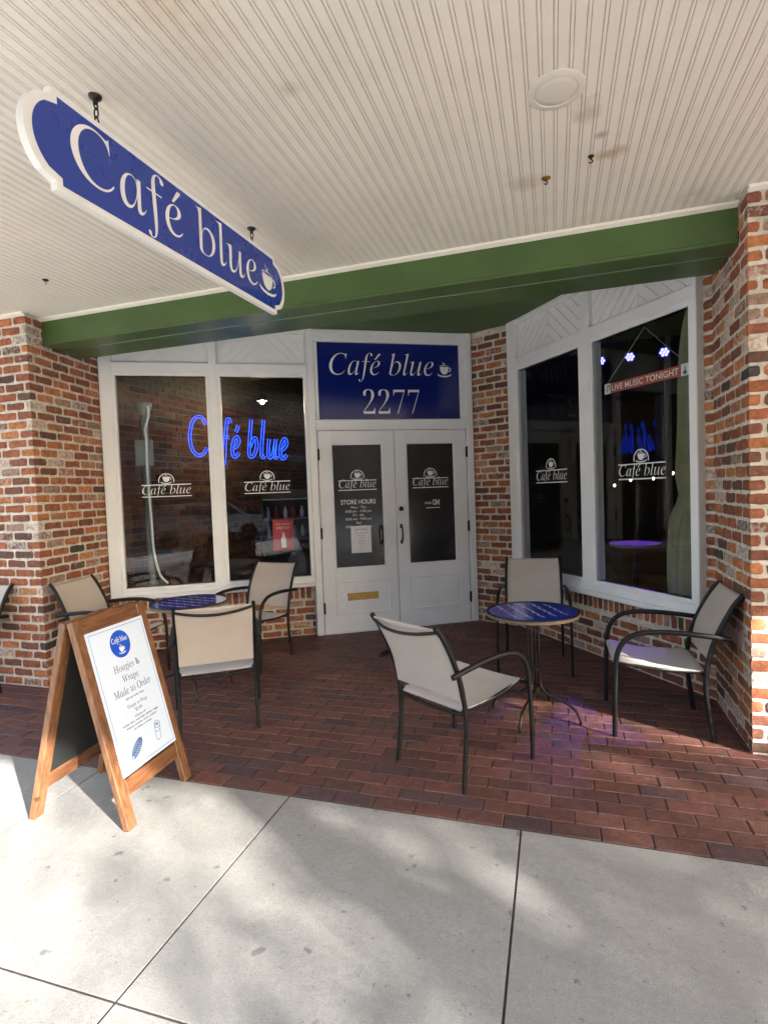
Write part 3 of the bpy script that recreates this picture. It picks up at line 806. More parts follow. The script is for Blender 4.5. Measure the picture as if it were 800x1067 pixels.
# ------------------------------------------------------------------ hanging sign
hs = thing('hanging_sign', 'long blue oval-ended sign hung by chains from the porch ceiling', 'sign', (-1.57, 2.24, 2.735), 0)
hs.rotation_euler = (R(1.2), 0, 0)
def sign_outline(hy, hz, bulge, notch, n=16):
    """y,z outline: straight long edges, a step-in at each corner then a bowed end"""
    pts = []
    for sg in (1, -1):
        pts += [(sg*hy, sg*-hz), (sg*hy, sg*-(hz-notch*.9))] if sg > 0 else [(sg*hy, hz), (sg*hy, hz-notch*.9)]
        for i in range(n+1):
            t = -1+2*i/n
            zz = t*(hz-notch*.9)*(1 if sg > 0 else -1); yy = hy+bulge*(1-t*t)**.6*1.0+(.012 if abs(t) < .999 else 0)
            pts.append((sg*yy, zz))
        pts += [(sg*hy, sg*(hz-notch*.9)), (sg*hy, sg*hz)]
    out = []
    for p in pts:
        if not out or (abs(out[-1][0]-p[0])+abs(out[-1][1]-p[1])) > 1e-4: out.append(p)
    return out
mb = MB(); mb.prism(sign_outline(.765, .168, .10, .030), lambda a, b: (0, a, b), lambda a, b: (-.029, a, b)); mb.build('board', 'signwhite', hs)
for sx, mir in ((.0015, False), (-.0305, True)):
    mb = MB(); mb.prism(sign_outline(.742, .146, .092, .028), lambda a, b: (sx, a, b), lambda a, b: (sx-.001 if sx > 0 else sx+.001, a, b)); fc = mb.build('face', 'blue', hs)
    mb = MB()
    sy = (lambda y: -y) if mir else (lambda y: y)
    ff = lambda y, z: (sx+(.0012 if sx > 0 else -.0012), sy(y), z)
    put_text(mb, 'Caf\u00e9 blue', -.70, .545, -.078, ff, 'up', off=-.006, h=.205)
    put2d(mb, CUP, .565, -.085, .20, .17, ff)
    mb.build('sign_lettering', 'signwhite', fc)
for yy in (-.55, .545):
    mb = MB()
    top = ZC-2.735-(.011*(yy/.55))
    for k in range(3):
        z = .175+.03*k
        a = 0 if k % 2 else 90
        ca, sa = math.cos(R(a)), math.sin(R(a))
        loop = [(-.0175+math.cos(t)*.009*ca, yy+math.cos(t)*.009*sa, z+.008+math.sin(t)*.018) for t in [2*math.pi*i/12 for i in range(12)]]
        mb.tube(loop, .0028, n=6, closed=True)
    mb.lathe([(.0, top), (.024, top), (.022, top-.008), (.010, top-.014), (.008, top-.028), (.0, top-.03)], None, 16, Matrix.Translation((-.0175, yy, 0)))
    mb.build('chain', 'bronze', hs, smooth=50)

# ceiling fittings
cl = thing('ceiling_light', 'round cream flush cover set in the beadboard ceiling', 'ceiling light', (.043, 2.252, ZC))
mb = MB(); mb.lathe([(.108, 0), (.108, -.004), (.100, -.008), (.082, -.009), (.078, -.001)], None, 40, ring=True); mb.build('rim', 'plastic', cl, smooth=40)
mb = MB(); mb.lathe([(.080, -.003), (.074, -.008), (.05, -.011), (.0, -.012)], None, 40); mb.build('diffuser', 'plastic', cl, smooth=60)
def ceil_hook(label, loc, base, hookm, r):
    t = thing('ceiling_hook', label, 'ceiling hook', loc)
    mb = MB(); mb.lathe([(r*.85, 0), (r*.85, -.004), (r*.5, -.009), (r*.3, -.013), (0, -.0135)], None, 18); mb.build('base_plate', base, t, smooth=40)
    mb = MB(); mb.tube([(0, 0, -.012), (0, 0, -.018)], .003, n=8)
    mb.tube([(math.sin(a)*.007, 0, -.024+math.cos(a)*.007) for a in [i*R(30) for i in range(10)]], .0028, n=8); mb.build('hook', hookm, t, smooth=50)
ceil_hook('brass ceiling hook with a round plate nearest the green beam', (-.003, 2.86, ZC), 'brass', 'bronze', .026)
ceil_hook('small dark ceiling hook beside a rust stain', (.197, 2.748, ZC), 'bronze', 'bronze', .016)
ceil_hook('small bronze hook in the ceiling above the left pier', (-3.23, 2.90, ZC), 'bronze', 'brass', .024)

# ------------------------------------------------------------------ chairs
def make_chair():
    """origin on the ground under the seat, facing +Y"""
    t = thing('patio_chair', '', 'chair')
    W = .234; r = .0145
    yr = lambda k: k
    for s in (-1, 1):
        leg = smoothpath([(s*(W+.004), -.262, 0), (s*W, -.243, .14), (s*W, -.226, .30), (s*W, -.232, .42)])
        mb = MB(); mb.tube(leg, r, flat=.8, n=10); mb.build('leg', 'tube', t, smooth=50)
        fl = smoothpath([(s*(W+.048), .262, 0), (s*(W+.048), .258, .25), (s*(W+.046), .250, .44)])
        mb = MB(); mb.tube(fl, r, flat=.8, n=10); mb.build('leg', 'tube', t, smooth=50)
        arm = smoothpath([(s*(W+.046), .250, .438), (s*(W+.045), .232, .52), (s*(W+.043), .185, .585), (s*(W+.038), .095, .622), (s*(W+.033), -.06, .628), (s*(W+.029), -.22, .615), (s*(W+.027), -.345, .600)])
        mb = MB(); mb.tube(arm, r*1.05, flat=.85, n=10); mb.build('armrest', 'tube', t, smooth=50)
    up = lambda s: smoothpath([(s*W, -.232, .418), (s*W, -.262, .55), (s*W, -.315, .68), (s*(W-.003), -.374, .79), (s*(W-.006), -.420, .846)])
    mb = MB()
    for s in (-1, 1): mb.tube(up(s), r, flat=.8, n=10)
    mb.tube([(s_*(W-.006), -.412-.044*(1-s_*s_), .824-.026*(1-s_*s_)) for s_ in [i/8-1 for i in range(17)]], .0085, n=8)
    mb.build('back_frame', 'tube', t, smooth=50)
    mb = MB()
    for s in (-1, 1): mb.tube(smoothpath([(s*(W-.012), -.235, .395), (s*(W-.012), -.05, .392), (s*(W-.012), .14, .412), (s*(W-.010), .25, .432)]), .010, n=8)
    for (yy, zz, w) in ((.245, .425, W+.03), (-.225, .375, W)): mb.tube([(-w, yy, zz), (-w*.5, yy, zz-.012), (0, yy, zz-.016), (w*.5, yy, zz-.012), (w, yy, zz)], .009, n=8)
    mb.build('seat_frame', 'tube', t, smooth=50)
    # seat sling, sagging, with thickness
    def sheet(prof, hw, sag_fn, th, name, mtl):
        nx = 12; vs = []; fs = []; n = len(prof)
        for side in (0, 1):
            for i, (yy, zz, nyy, nzz) in enumerate(prof):
                for k in range(nx+1):
                    u = -1+2*k/nx; sg = sag_fn(i/(n-1))*(1-u*u)
                    d = th*side
                    vs.append((u*hw, yy-nyy*(d+sg), zz-nzz*(d+sg)))
        S1 = n*(nx+1)
        for i in range(n-1):
            for k in range(nx):
                a = i*(nx+1)+k; q = (a, a+1, a+nx+2, a+nx+1); fs.append(q); fs.append(tuple(S1+x for x in q[::-1]))
        for i in range(n-1):
            for k in (0, nx):
                a = i*(nx+1)+k; fs.append((a, a+nx+1, S1+a+nx+1, S1+a))
        for i in (0, n-1):
            for k in range(nx):
                a = i*(nx+1)+k; fs.append((a, a+1, S1+a+1, S1+a))
        hm = MB(); hm.add(vs, fs)
        for side, dd in ((0, -.0012), (1, .0012)):
            for u0, u1 in ((-.955, -.90), (.90, .955)):
                pv = []
                for i, (yy, zz, nyy, nzz) in enumerate(prof):
                    for u in (u0, u1):
                        d = th*side+math.copysign(dd, dd*th if th else dd)+sag_fn(i/(n-1))*(1-u*u); pv.append((u*hw, yy-nyy*d, zz-nzz*d))
                hm.add(pv, [(2*i, 2*i+1, 2*i+3, 2*i+2) for i in range(n-1)])
        return hm.build(name, mtl, t, smooth=45)
    def prof_from(path, n=4):
        P = smoothpath([(0, a, b) for a, b in path], n); out = []
        for i, p in enumerate(P):
            d = P[min(i+1, len(P)-1)]-P[max(i-1, 0)]; d.normalize(); out.append((p.y, p.z, -d.z, d.y))
        return out
    sheet(prof_from([(-.232, .392), (-.20, .404), (-.10, .402), (.02, .405), (.14, .420), (.225, .440), (.25, .437), (.262, .425)]), W-.006, lambda q: .012*math.sin(math.pi*q), .005, 'seat', 'skylit_seat')
    sheet(prof_from([(-.250, .455), (-.262, .52), (-.282, .60), (-.318, .68), (-.362, .76), (-.408, .830), (-.416, .839), (-.417, .826)]), W-.010, lambda q: -.016*math.sin(math.pi*min(1, q))-.0*q, -.005, 'backrest', 'sling')
    return t
GRP = 'sling chairs round the cafe tables'
chair = make_chair()
def face(dx, dy): return math.atan2(dy, dx)-math.pi/2
spots = [((-.520, 2.945), face(.262, .43), 'beige sling chair nearest the camera, its back turned, before the right table'),
         ((.572, 3.68), face(-1, .0), 'beige sling chair at the right seen from its side, against the brick pier'),
         ((-.183, 4.645), face(.03, -1), 'beige sling chair facing the camera behind the right table'),
         ((-2.04, 3.16), 0, 'beige sling chair with its back turned, between the sandwich board and the mail slot door'),
         ((-2.40, 4.27), 0, 'beige sling chair under the red bottle poster, right of the left table'),
         ((-3.35, 3.55), 0, 'beige sling chair partly hidden behind the sandwich board near the left pier'),
         ((-4.22, 3.0), 0, 'black-framed chair cut off by the left edge of the picture')]
CH = []
for i, (p, a, lab) in enumerate(spots):
    if i == 0: c = chair; c.location = (*p, 0); c.rotation_euler = (0, 0, a); c['label'] = lab; c['group'] = GRP
    else: c = dup(chair, (*p, 0), a, lab, GRP)
    CH.append(c)
CH[3].rotation_euler.z = face(-.57, .82)
CH[3].location = (-2.19, 3.12, 0)
CH[4].rotation_euler.z = face(-.12, -1); CH[4].location = (-2.62, 4.28, 0)
CH[5].rotation_euler.z = face(.97, .10); CH[5].location = (-3.46, 3.60, 0)
CH[6].rotation_euler.z = face(-.05, -1); CH[6].location = (-4.47, 2.90, 0)

# ------------------------------------------------------------------ tables
def make_table():
    t = thing('bistro_table', '', 'table'); H = .69; r0 = .288
    mb = MB(); mb.lathe([(0, H-.002), (r0-.012, H-.002), (r0-.010, H-.012), (0, H-.012)], None, 56); top = mb.build('tabletop', 'ttop', t, smooth=30)
    mb = MB(); mb.lathe([(r0-.013, H+.0005), (r0+.002, H+.0005), (r0+.004, H-.004), (r0-.012, H-.005)], None, 56, ring=True); mb.build('rim_band', 'tube', t, smooth=30)
    mb = MB(); mb.lathe([(r0-.014, H-.006), (r0+.002, H-.006), (r0+.003, H-.024), (r0-.006, H-.028), (r0-.02, H-.026)], None, 56, ring=True); mb.build('rim', 'trim', t, smooth=30)
    mb = MB(); f = lambda x, y: (x, y, H-.0005)
    cs, sn = math.cos(R(-38)), math.sin(R(-38))
    for i in range(-5, 6):
        for j in range(-6, 7):
            cx, cy = i*.105+(.05 if j % 2 else 0), j*.062
            if math.hypot(cx, cy) > r0-.055: continue
            g = lambda x, y: f(cx+(x*cs-y*sn), cy+(x*sn+y*cs))
            put_text(mb, 'Caf\u00e9 blue', -.036, .030, -.008, g, 'it', res=1, off=.02)
            put2d(mb, [CUP[0]]+CUP[14:28], -.055, -.010, .020, .020, g)
    mb.build('printed_pattern', 'vinyl', top)
    mb = MB()
    for k in range(4):
        a = k*math.pi/2; x, y = math.cos(a)*.035, math.sin(a)*.035
        mb.tube([(x, y, H-.03), (x, y, .20)], .0075, n=10)
    for z in (H-.035, .33, .205): mb.lathe([(.046, z), (.046, z-.018), (.0, z-.018)] if z > .3 else [(.047, z), (.047, z-.035), (.0, z-.035)], None, 20)
    mb.lathe([(.0, H-.026), (.12, H-.027), (.12, H-.032), (0, H-.033)], None, 24)
    mb.build('post', 'steel', t, smooth=40)
    for k in range(4):
        a = k*math.pi/2; c, s = math.cos(a), math.sin(a)
        pts = smoothpath([(.035*c, .035*s, .26), (.045*c, .045*s, .20), (.10*c, .10*s, .15), (.19*c, .19*s, .125), (.255*c, .255*s, .085), (.285*c, .285*s, .03), (.287*c, .287*s, 0)], 6)
        mb = MB(); mb.tube(pts, .0085, n=10); mb.build('leg', 'steel', t, smooth=50)
    return t
tab = make_table(); tab.location = (-.15, 3.60, 0); tab.rotation_euler = (0, 0, R(-16))
tab['label'] = 'round blue cafe table with printed logos on the right, ringed by three chairs'; tab['group'] = 'blue bistro tables'
t2 = dup(tab, (-2.72, 3.56, 0), R(40), 'round blue cafe table on the left, behind the sandwich board', 'blue bistro tables')

# ------------------------------------------------------------------ sandwich board
BW = .49; ang = R(3.7)
sb = thing('sandwich_board', 'wooden A-frame sandwich board with a white hoagie poster on the pavement', 'sandwich board', (-2.15, 2.155, 0), ang)
BH = .945; bx0, bx1 = .262, .018     # bottom and top offset of the front face
def plane_T(side):
    # local a: across (0..BW), b: up the slope, c: outward thickness
    e = Vector((bx1*side, 0, BH)) - Vector((bx0*side, 0, 0)); L_ = e.length; up = e.normalized(); ac = Vector((0, 1, 0))
    nr = ac.cross(up)*1.0
    if nr.x*side < 0: nr = -nr
    return lambda a, b, c: Vector((bx0*side, -BW/2, 0))+ac*a+up*b+nr*c, L_
for side, nm in ((1, 'front'), (-1, 'back')):
    F, L_ = plane_T(side)
    def bar(mb, a0, a1, b0, b1, c0, c1, key, bev=.003):
        # bevelled box in plane coordinates
        t_ = MB(); t_.box(a0, a1, b0, b1, c0, c1, bev=bev); mb.add([F(*v) for v in t_.v], t_.f, key)
    mb = MB(); bar(mb, 0, .058, 0, L_, -.016, .016, 'wood_v'); bar(mb, BW-.058, BW, 0, L_, -.016, .016, 'wood_v')
    fr = mb.build('board_frame', 'wood_v', sb)
    mb = MB()
    topo = [(.0585, L_-.085), (BW-.0585, L_-.085), (BW-.0585, L_-.004), (BW-.0585-.06, L_+.004), (BW/2+.08, L_+.001), (BW/2, L_+.010), (BW/2-.08, L_+.001), (.0585+.06, L_+.004), (.0585, L_-.004)]
    mb.prism(topo, lambda a, b: F(a, b, -.012), lambda a, b: F(a, b, .013))
    mb.build('rail', 'wood_h', sb)
    mb = MB(); bar(mb, .0585, BW-.0585, .135, .210, -.012, .013, 'wood_h'); mb.build('rail', 'wood_h', sb)
    mb = MB(); bar(mb, .0588, BW-.0588, .2105, L_-.0855, -.006, .003, 'chalk', 0); mb.build('panel', 'chalk', sb)
F, L_ = plane_T(1)
for a_ in (.02, BW-.02): mb = MB(); mb.tube([F(a_, L_-.03, -.05), F(a_, L_-.03, .0)], .006, n=8); mb.build('hinge', 'bronze', sb, smooth=50)
pa0, pa1, pb0, pb1 = .047, BW-.049, .222, L_-.07
mb = MB(); v8 = [F(a_, b_, c_) for a_ in (pa0, pa1) for b_ in (pb0, pb1) for c_ in (.0175, .0205)]
mb.add(v8, [(0,1,3,2), (4,6,7,5), (0,4,5,1), (2,3,7,6), (0,2,6,4), (1,5,7,3)]); po = mb.build('poster', 'poster', sb)
pc = (pa0+pa1)/2
G = lambda c_: (lambda a, b: F(a, b, c_))
mb = MB(); g1 = G(.0215)
mb.add([g1(pc+.068*math.cos(t), pb1-.10+.068*math.sin(t)) for t in [2*math.pi*i/40 for i in range(40)]], [list(range(40))]); mb.build('poster_disc', 'pblue', po)
mb = MB(); g2 = G(.0222)
put_text(mb, 'Caf\u00e9 blue', pc-.054, pc+.054, pb1-.090, g2, 'up', h=.026, off=.01); put2d(mb, CUP, pc-.026, pb1-.150, .052, .05, g2); mb.build('disc_lettering', 'vinyl', po)
mb = MB()
for q in ((pa0+.014, pa1-.014, pb0+.014, pb0+.0165), (pa0+.014, pa1-.014, pb1-.0165, pb1-.014), (pa0+.014, pa0+.0165, pb0+.014, pb1-.014), (pa1-.0165, pa1-.014, pb0+.014, pb1-.014)):
    mb.add([g1(q[0], q[2]), g1(q[1], q[2]), g1(q[1], q[3]), g1(q[0], q[3])], [(0, 1, 2, 3)])
def sketch(cx, cy, pts, w=.0012, rot=0):
    c, s = math.cos(rot), math.sin(rot)
    for a, b in zip(pts, pts[1:]):
        a = (cx+a[0]*c-a[1]*s, cy+a[0]*s+a[1]*c); b = (cx+b[0]*c-b[1]*s, cy+b[0]*s+b[1]*c)
        dx, dy = b[0]-a[0], b[1]-a[1]; l = math.hypot(dx, dy) or 1; nx, ny = -dy/l*w, dx/l*w
        mb.add([g1(a[0]+nx, a[1]+ny), g1(a[0]-nx, a[1]-ny), g1(b[0]-nx, b[1]-ny), g1(b[0]+nx, b[1]+ny)], [(0, 1, 2, 3)])
cx, cy = pc-.075, pb0+.085   # hoagie drawing
for k in range(3):
    sketch(cx, cy, [(.055*math.cos(t), (.022-.005*k)*math.sin(t)) for t in [2*math.pi*i/24 for i in range(25)]], .0016, R(38))
for k in range(9):
    u = -.042+.0105*k; sketch(cx, cy, [(u, -.012+.004*(k % 2)), (u+.006, .010), (u+.009, -.004)], .0026, R(38))
cx, cy = pc+.088, pb0+.105   # wrap drawing
sketch(cx, cy, [(.021*math.cos(t), .028+.018*math.sin(t)) for t in [2*math.pi*i/20 for i in range(21)]], .0014, R(-12))
sketch(cx, cy, [(-.021, .028), (-.015, -.04), (.0, -.05), (.015, -.04), (.021, .028)], .0014, R(-12)); sketch(cx, cy, [(-.018, .0), (.0, -.012), (.018, .004)], .0012, R(-12))
for k in range(4): sketch(cx, cy, [(-.014+.007*k, .022), (-.010+.007*k, .036)], .0022, R(-12))
mb.build('poster_drawing', 'pline', po)
mb = MB()
put_text(mb, 'Hoagies &', pc-.085, pc+.095, pb1-.228, g1, 'up', h=.034); put_text(mb, 'Wraps', pc-.048, pc+.062, pb1-.285, g1, 'up', h=.034)
put_text(mb, 'Made to Order', pc-.125, pc+.135, pb1-.342, g1, 'up', h=.036)
put_text(mb, 'Served with chips', pc-.06, pc+.07, pb1-.368, g1, 'sans', h=.009, off=.02)
put_text(mb, 'Hoagie or Wrap', pc-.065, pc+.075, pb1-.410, g1, 'up', h=.018); put_text(mb, '$9.99', pc-.02, pc+.03, pb1-.437, g1, 'up', h=.015)
for i, w in enumerate((.035, .125, .105, .06)):
    put_text(mb, ('Choice of', 'turkey, ham, roast beef, chicken, veggie', 'lettuce, tomato, onion, cheese', 'on white or wheat')[i], pc-w, pc+w+.008, pb1-.462-i*.018, g1, 'sans', h=.009, off=.02)
mb.build('poster_text', 'pink', po)

# ------------------------------------------------------------------ interior
mb = MB(); f = lambda q: (q.x, q.y)
poly = [dw(-3.66, .13), dw(.4, .13), rw(-2.5, .13), rw(.1, .13), Vector((8, 4.6, 0)), Vector((8, 15, 0)), Vector((-4.6, 15, 0)), Vector((-4.6, 4.2, 0))]
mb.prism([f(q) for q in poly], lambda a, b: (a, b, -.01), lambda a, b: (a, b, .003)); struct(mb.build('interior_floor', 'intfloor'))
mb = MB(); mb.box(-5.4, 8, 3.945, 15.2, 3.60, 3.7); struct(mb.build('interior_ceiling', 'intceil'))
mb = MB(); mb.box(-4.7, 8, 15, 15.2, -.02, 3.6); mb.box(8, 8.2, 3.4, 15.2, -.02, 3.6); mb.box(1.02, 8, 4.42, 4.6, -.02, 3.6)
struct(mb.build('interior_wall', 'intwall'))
mb = MB(); r = random.Random(3)
# interior brick wall running away from the street
y = 4.3
zi = 0.0; k = 0
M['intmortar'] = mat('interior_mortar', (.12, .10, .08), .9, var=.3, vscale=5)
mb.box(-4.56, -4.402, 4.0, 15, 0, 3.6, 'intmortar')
while zi < 3.5:
    y = 4.1-(.1 if k % 2 else 0)
    while y < 12.5:
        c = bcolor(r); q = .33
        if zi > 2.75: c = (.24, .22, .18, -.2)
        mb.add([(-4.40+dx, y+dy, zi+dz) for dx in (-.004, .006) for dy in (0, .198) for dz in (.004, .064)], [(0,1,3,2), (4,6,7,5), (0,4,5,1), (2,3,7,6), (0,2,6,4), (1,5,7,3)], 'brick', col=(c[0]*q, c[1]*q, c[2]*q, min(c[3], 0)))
        y += .21
    zi += .0745; k += 1
o = mb.build('interior_brick_wall'); tag(o, 'brick wall inside the cafe seen through the left windows', 'brick wall')
# neon sign: double outline tubes of the lettering
TD = Matrix.Translation(DO) @ Matrix.Rotation(DA, 4, 'Z')
TRW = Matrix.Translation(RO) @ Matrix.Rotation(RA, 4, 'Z')
ns = thing('neon_sign', 'glowing blue neon lettering hung inside the left windows', 'neon sign', DO, DA)
STROKES = {  # simple skeletons in a unit box (x,z)
 'C': (.95, [[(.92, .80), (.78, .96), (.52, 1.0), (.22, .86), (.06, .52), (.12, .18), (.40, .0), (.72, .04), (.92, .2)]]),
 'a': (.55, [[(.46, .46), (.26, .52), (.08, .36), (.04, .12), (.14, .0), (.30, .08), (.44, .30), (.48, .48)], [(.50, .50), (.42, .12), (.46, .0), (.56, .06)]]),
 'f': (.42, [[(.56, .88), (.46, .98), (.34, .88), (.22, .40), (.12, -.12), (.02, -.26), (-.08, -.22)], [(.08, .50), (.44, .50)]]),
 'e': (.50, [[(.08, .22), (.28, .26), (.44, .40), (.36, .52), (.20, .46), (.06, .24), (.08, .04), (.22, -.01), (.42, .10)]]),
 'b': (.56, [[(.26, 1.0), (.16, .60), (.06, .12), (.16, .0), (.36, .08), (.50, .30), (.46, .50), (.32, .48), (.14, .28)]]),
 'l': (.30, [[(.28, 1.0), (.16, .50), (.08, .12), (.14, .0), (.26, .06)]]),
 'u': (.58, [[(.14, .50), (.06, .14), (.14, .0), (.30, .08), (.44, .32), (.50, .50)], [(.50, .50), (.42, .12), (.46, .0), (.56, .06)]]),
}
mb = MB(); xx = 0; segs = []
for ch in 'Cafe blue':
    if ch == ' ': xx += .30; continue
    adv, st = STROKES[ch]
    for s_ in st: segs.append([(xx+a, b) for a, b in s_])
    if ch == 'e' and xx < 2.6: segs.append([(xx+.30, .64), (xx+.44, .82)])
    xx += adv+.10
nx0, nx1, nz0, nz1 = -2.905, -1.885, 1.935, 2.33
for s_ in segs:
    P = smoothpath([(a/xx*(nx1-nx0)+nx0, .25, nz0+b*(nz1-nz0)-.06*(a/xx)) for a, b in s_], 5)
    for d in (-.013, .013):
        Q = []
        for i, p in enumerate(P):
            t_ = P[min(i+1, len(P)-1)]-P[max(i-1, 0)]; t_.normalize(); Q.append(p+Vector((-t_.z, 0, t_.x))*d)
        mb.tube(Q, .0034, n=6)
mb.build('neon_tubing', 'neon', ns, smooth=60)
mb = MB()
mb.box(-2.93, -1.86, .275, .282, 2.325, 2.335); mb.box(-2.93, -1.86, .275, .282, 1.885, 1.895); mb.build('mounting_bar', 'bronze', ns)
# things inside the left windows
t = thing('bottle_poster', 'red card with a white bottle behind the left window glass', 'poster', DO, DA)
mb = MB(); mb.box(-2.098, -1.872, .40, .406, .876, 1.216); mb.build('card', 'red', t)
mb = MB(); f = lambda x, z: (x, .398, z)
bt = [(-.028, 0), (.028, 0), (.028, .10), (.012, .135), (.012, .165), (-.012, .165), (-.012, .135), (-.028, .10)]
mb.add([f(-1.985+a, .905+b) for a, b in bt], [list(range(8))]); put_text(mb, 'ICE COLD', -2.06, -1.91, 1.16, f, 'sans', h=.014); put_text(mb, 'DRINKS', -2.06, -1.91, 1.115, f, 'it', h=.026)
mb.build('card_print', 'vinyl', t)
t = thing('metal_post', 'grey post with a square box and a loose white cable behind the left window', 'post', tuple(dw(-3.37, .5)), DA)
mb = MB(); mb.tube([(0, 0, 0), (0, 0, 2.45)], .036, n=16); mb.lathe([(.05, 2.38), (.085, 2.48), (.085, 2.50), (.0, 2.5)], None, 16); mb.build('pole', 'greypole', t, smooth=40)
mb = MB(); mb.box(-.095, .085, -.075, -.04, 1.84, 2.12, bev=.02); mb.build('box', 'greypole', t, smooth=30)
mb = MB(); mb.tube(smoothpath([(.05, -.06, 2.47), (.055, -.07, 2.36), (.02, -.09, 2.22), (.025, -.085, 2.10), (.02, -.085, 1.8), (.03, -.07, 1.3), (.04, -.07, .95), (.09, -.08, .70), (.17, -.10, .60)]), [.013]*49, n=8); mb.build('cable', 'vinyl', t, smooth=50)
t = thing('drinks_fridge', 'lit glass fridge with shelves seen behind the red poster', 'fridge', tuple(dw(-1.95, 1.3)), DA)
mb = MB(); mb.box(-.25, .45, .0, .55, 0, .9, bev=.01); mb.box(-.25, .45, .50, .55, .9, 1.55); mb.box(-.25, -.23, 0, .55, .9, 1.55); mb.box(.43, .45, 0, .55, .9, 1.55); mb.build('cabinet', 'dark', t)
mb = MB(); 
for z in (.92, 1.17, 1.42): mb.box(-.23, .43, .01, .5, z, z+.012)
mb.build('shelf', 'greypole', t)
r = random.Random(4)
for z in (.932, 1.182):
    for k in range(6): mb = MB(); mb.lathe([(.025, z), (.025, z+.09), (.012, z+.13), (.012, z+.15), (0, z+.15)], None, 10, Matrix.Translation((-.17+k*.11, .2+r.uniform(-.1, .1), 0))); mb.build('bottle', ('plastic', 'red', 'greypole')[r.randrange(3)], t, smooth=40)
t = thing('pendant_lamp', 'small bright pendant lamp inside above the neon lettering', 'pendant lamp', tuple(dw(-2.131, 1.5)), DA)
mb = MB(); mb.tube([(0, 0, 2.78), (0, 0, 3.6)], .005, n=6); mb.lathe([(.02, 2.79), (.07, 2.70), (.068, 2.695), (.018, 2.78)], None, 18); mb.build('shade', 'dark', t, smooth=40)
mb = MB(); mb.lathe([(0, 2.72), (.022, 2.70), (.028, 2.68), (.02, 2.66), (0, 2.65)], None, 12); mb.build('bulb', 'lamp', t, smooth=60)
def int_table(loc, topm, label, h=.74, r=.30, name='indoor_table'):
    t = thing(name, label, 'table', loc)
    mb = MB(); mb.lathe([(0, h), (r, h), (r, h-.03), (0, h-.03)], None, 32); mb.build('tabletop', topm, t, smooth=30)
    mb = MB(); mb.tube([(0, 0, h-.03), (0, 0, .04)], .03, n=12); mb.lathe([(.2, 0), (.2, .02), (.04, .05), (0, .05)], None, 24); mb.build('pedestal', 'dark', t, smooth=40)
int_table(tuple(dw(-2.55, .75)), 'dark', 'dark round table just inside the left windows')
def stool(loc, label, h, name='bar_stool', top='dark'):
    t = thing(name, label, 'stool', loc, R(20))
    mb = MB(); mb.box(-.17, .17, -.17, .17, h, h+.035, bev=.012); mb.build('seat', top, t)
    for sx in (-1, 1):
        for sy in (-1, 1): mb = MB(); mb.tube([(sx*.13, sy*.13, h), (sx*.17, sy*.17, 0)], .014, n=8); mb.build('leg', 'dark', t, smooth=50)
    mb = MB(); mb.tube([(-.15, -.15, .25), (.15, -.15, .25), (.15, .15, .25), (-.15, .15, .25)], .009, n=6, closed=True); mb.build('stretcher', 'dark', t, smooth=50)
stool(tuple(dw(-2.25, .55)), 'dark stool just inside the left windows', .62)
int_table((.86, 6.68, 0), 'purple', 'round table inside the right window glowing under violet light', h=.80, r=.27)
stool((1.35, 6.35, 0), 'dark stool beside the violet-lit table', .62)
# curtain
t = thing('cream_curtain', 'cream cloth drawn back at the right edge of the right window', 'curtain', RO, RA)
mb = MB(); n1, n2 = 26, 30; vs = []
for j in range(n2+1):
    v = j/n2; z = .60+(2.75-.60)*v
    wd_ = .20+.26*(1-v)**1.1 - .08*math.exp(-((v-.42)/.10)**2) if v < .999 else .2
    wd_ = .36+.23*max(0, (1-v))**.75+.02*math.sin(v*9)-.06*math.exp(-((v-.36)/.05)**2)
    for i in range(n1+1):
        u = i/n1; vs.append((.06-u*wd_, .28+.025*math.sin(u*22+v*2), z))
mb.add(vs, [(j*(n1+1)+i, j*(n1+1)+i+1, (j+1)*(n1+1)+i+1, (j+1)*(n1+1)+i) for j in range(n2) for i in range(n1)])
vs2 = [(a, b+.004, c) for a, b, c in vs]; mb.add(vs2, [(j*(n1+1)+i, j*(n1+1)+i+1, (j+1)*(n1+1)+i+1, (j+1)*(n1+1)+i) for j in range(n2) for i in range(n1)])
mb.build('cloth', 'cream', t, smooth=60)
# LIVE MUSIC TONIGHT
t = thing('music_sign', 'red banner reading LIVE MUSIC TONIGHT on cords behind the right window', 'sign', RO, RA)
Tm = Matrix.Translation((-.52, .06, 2.262)) @ Matrix.Rotation(R(0), 4, 'Y')
mb = MB(); mb.box(-.335, .335, -.004, .004, -.038, .038, None, Tm); mb.build('banner', 'livered', t)
for s in (-1, 1):
    mb = MB(); mb.box(s*.336, s*.40, -.004, .004, -.040, .042, None, Tm); ep = mb.build('end_plate', 'paper', t)
    mb = MB()
    if s < 0: shp = [(-.378, -.02), (-.366, -.02), (-.366, .016), (-.35, .020), (-.35, -.012), (-.344, -.012), (-.344, .030), (-.372, .024), (-.372, -.008), (-.378, -.008)]
    else: shp = [(.355, -.03), (.382, -.03), (.384, -.012), (.374, -.004), (.374, .03), (.366, .03), (.366, -.004), (.355, -.012)]
    mb.add([Tm @ Vector((a, -.0055, b)) for a, b in shp], [list(range(len(shp)))]); mb.build('note_symbol', 'ink', ep)
mb = MB(); put_text(mb, 'LIVE MUSIC TONIGHT', -.318, .318, -.022, lambda a, b: Tm @ Vector((a, -.0052, b)), 'sans', h=.045, off=.012); mb.build('sign_lettering', 'vinyl', t)
mb = MB(); mb.tube([(-.90, .06, 2.30), (-.50, .06, 2.655)], .0035, n=6); mb.tube([(-.14, .06, 2.30), (-.50, .06, 2.655)], .0035, n=6); mb.build('cord', 'greypole', t)
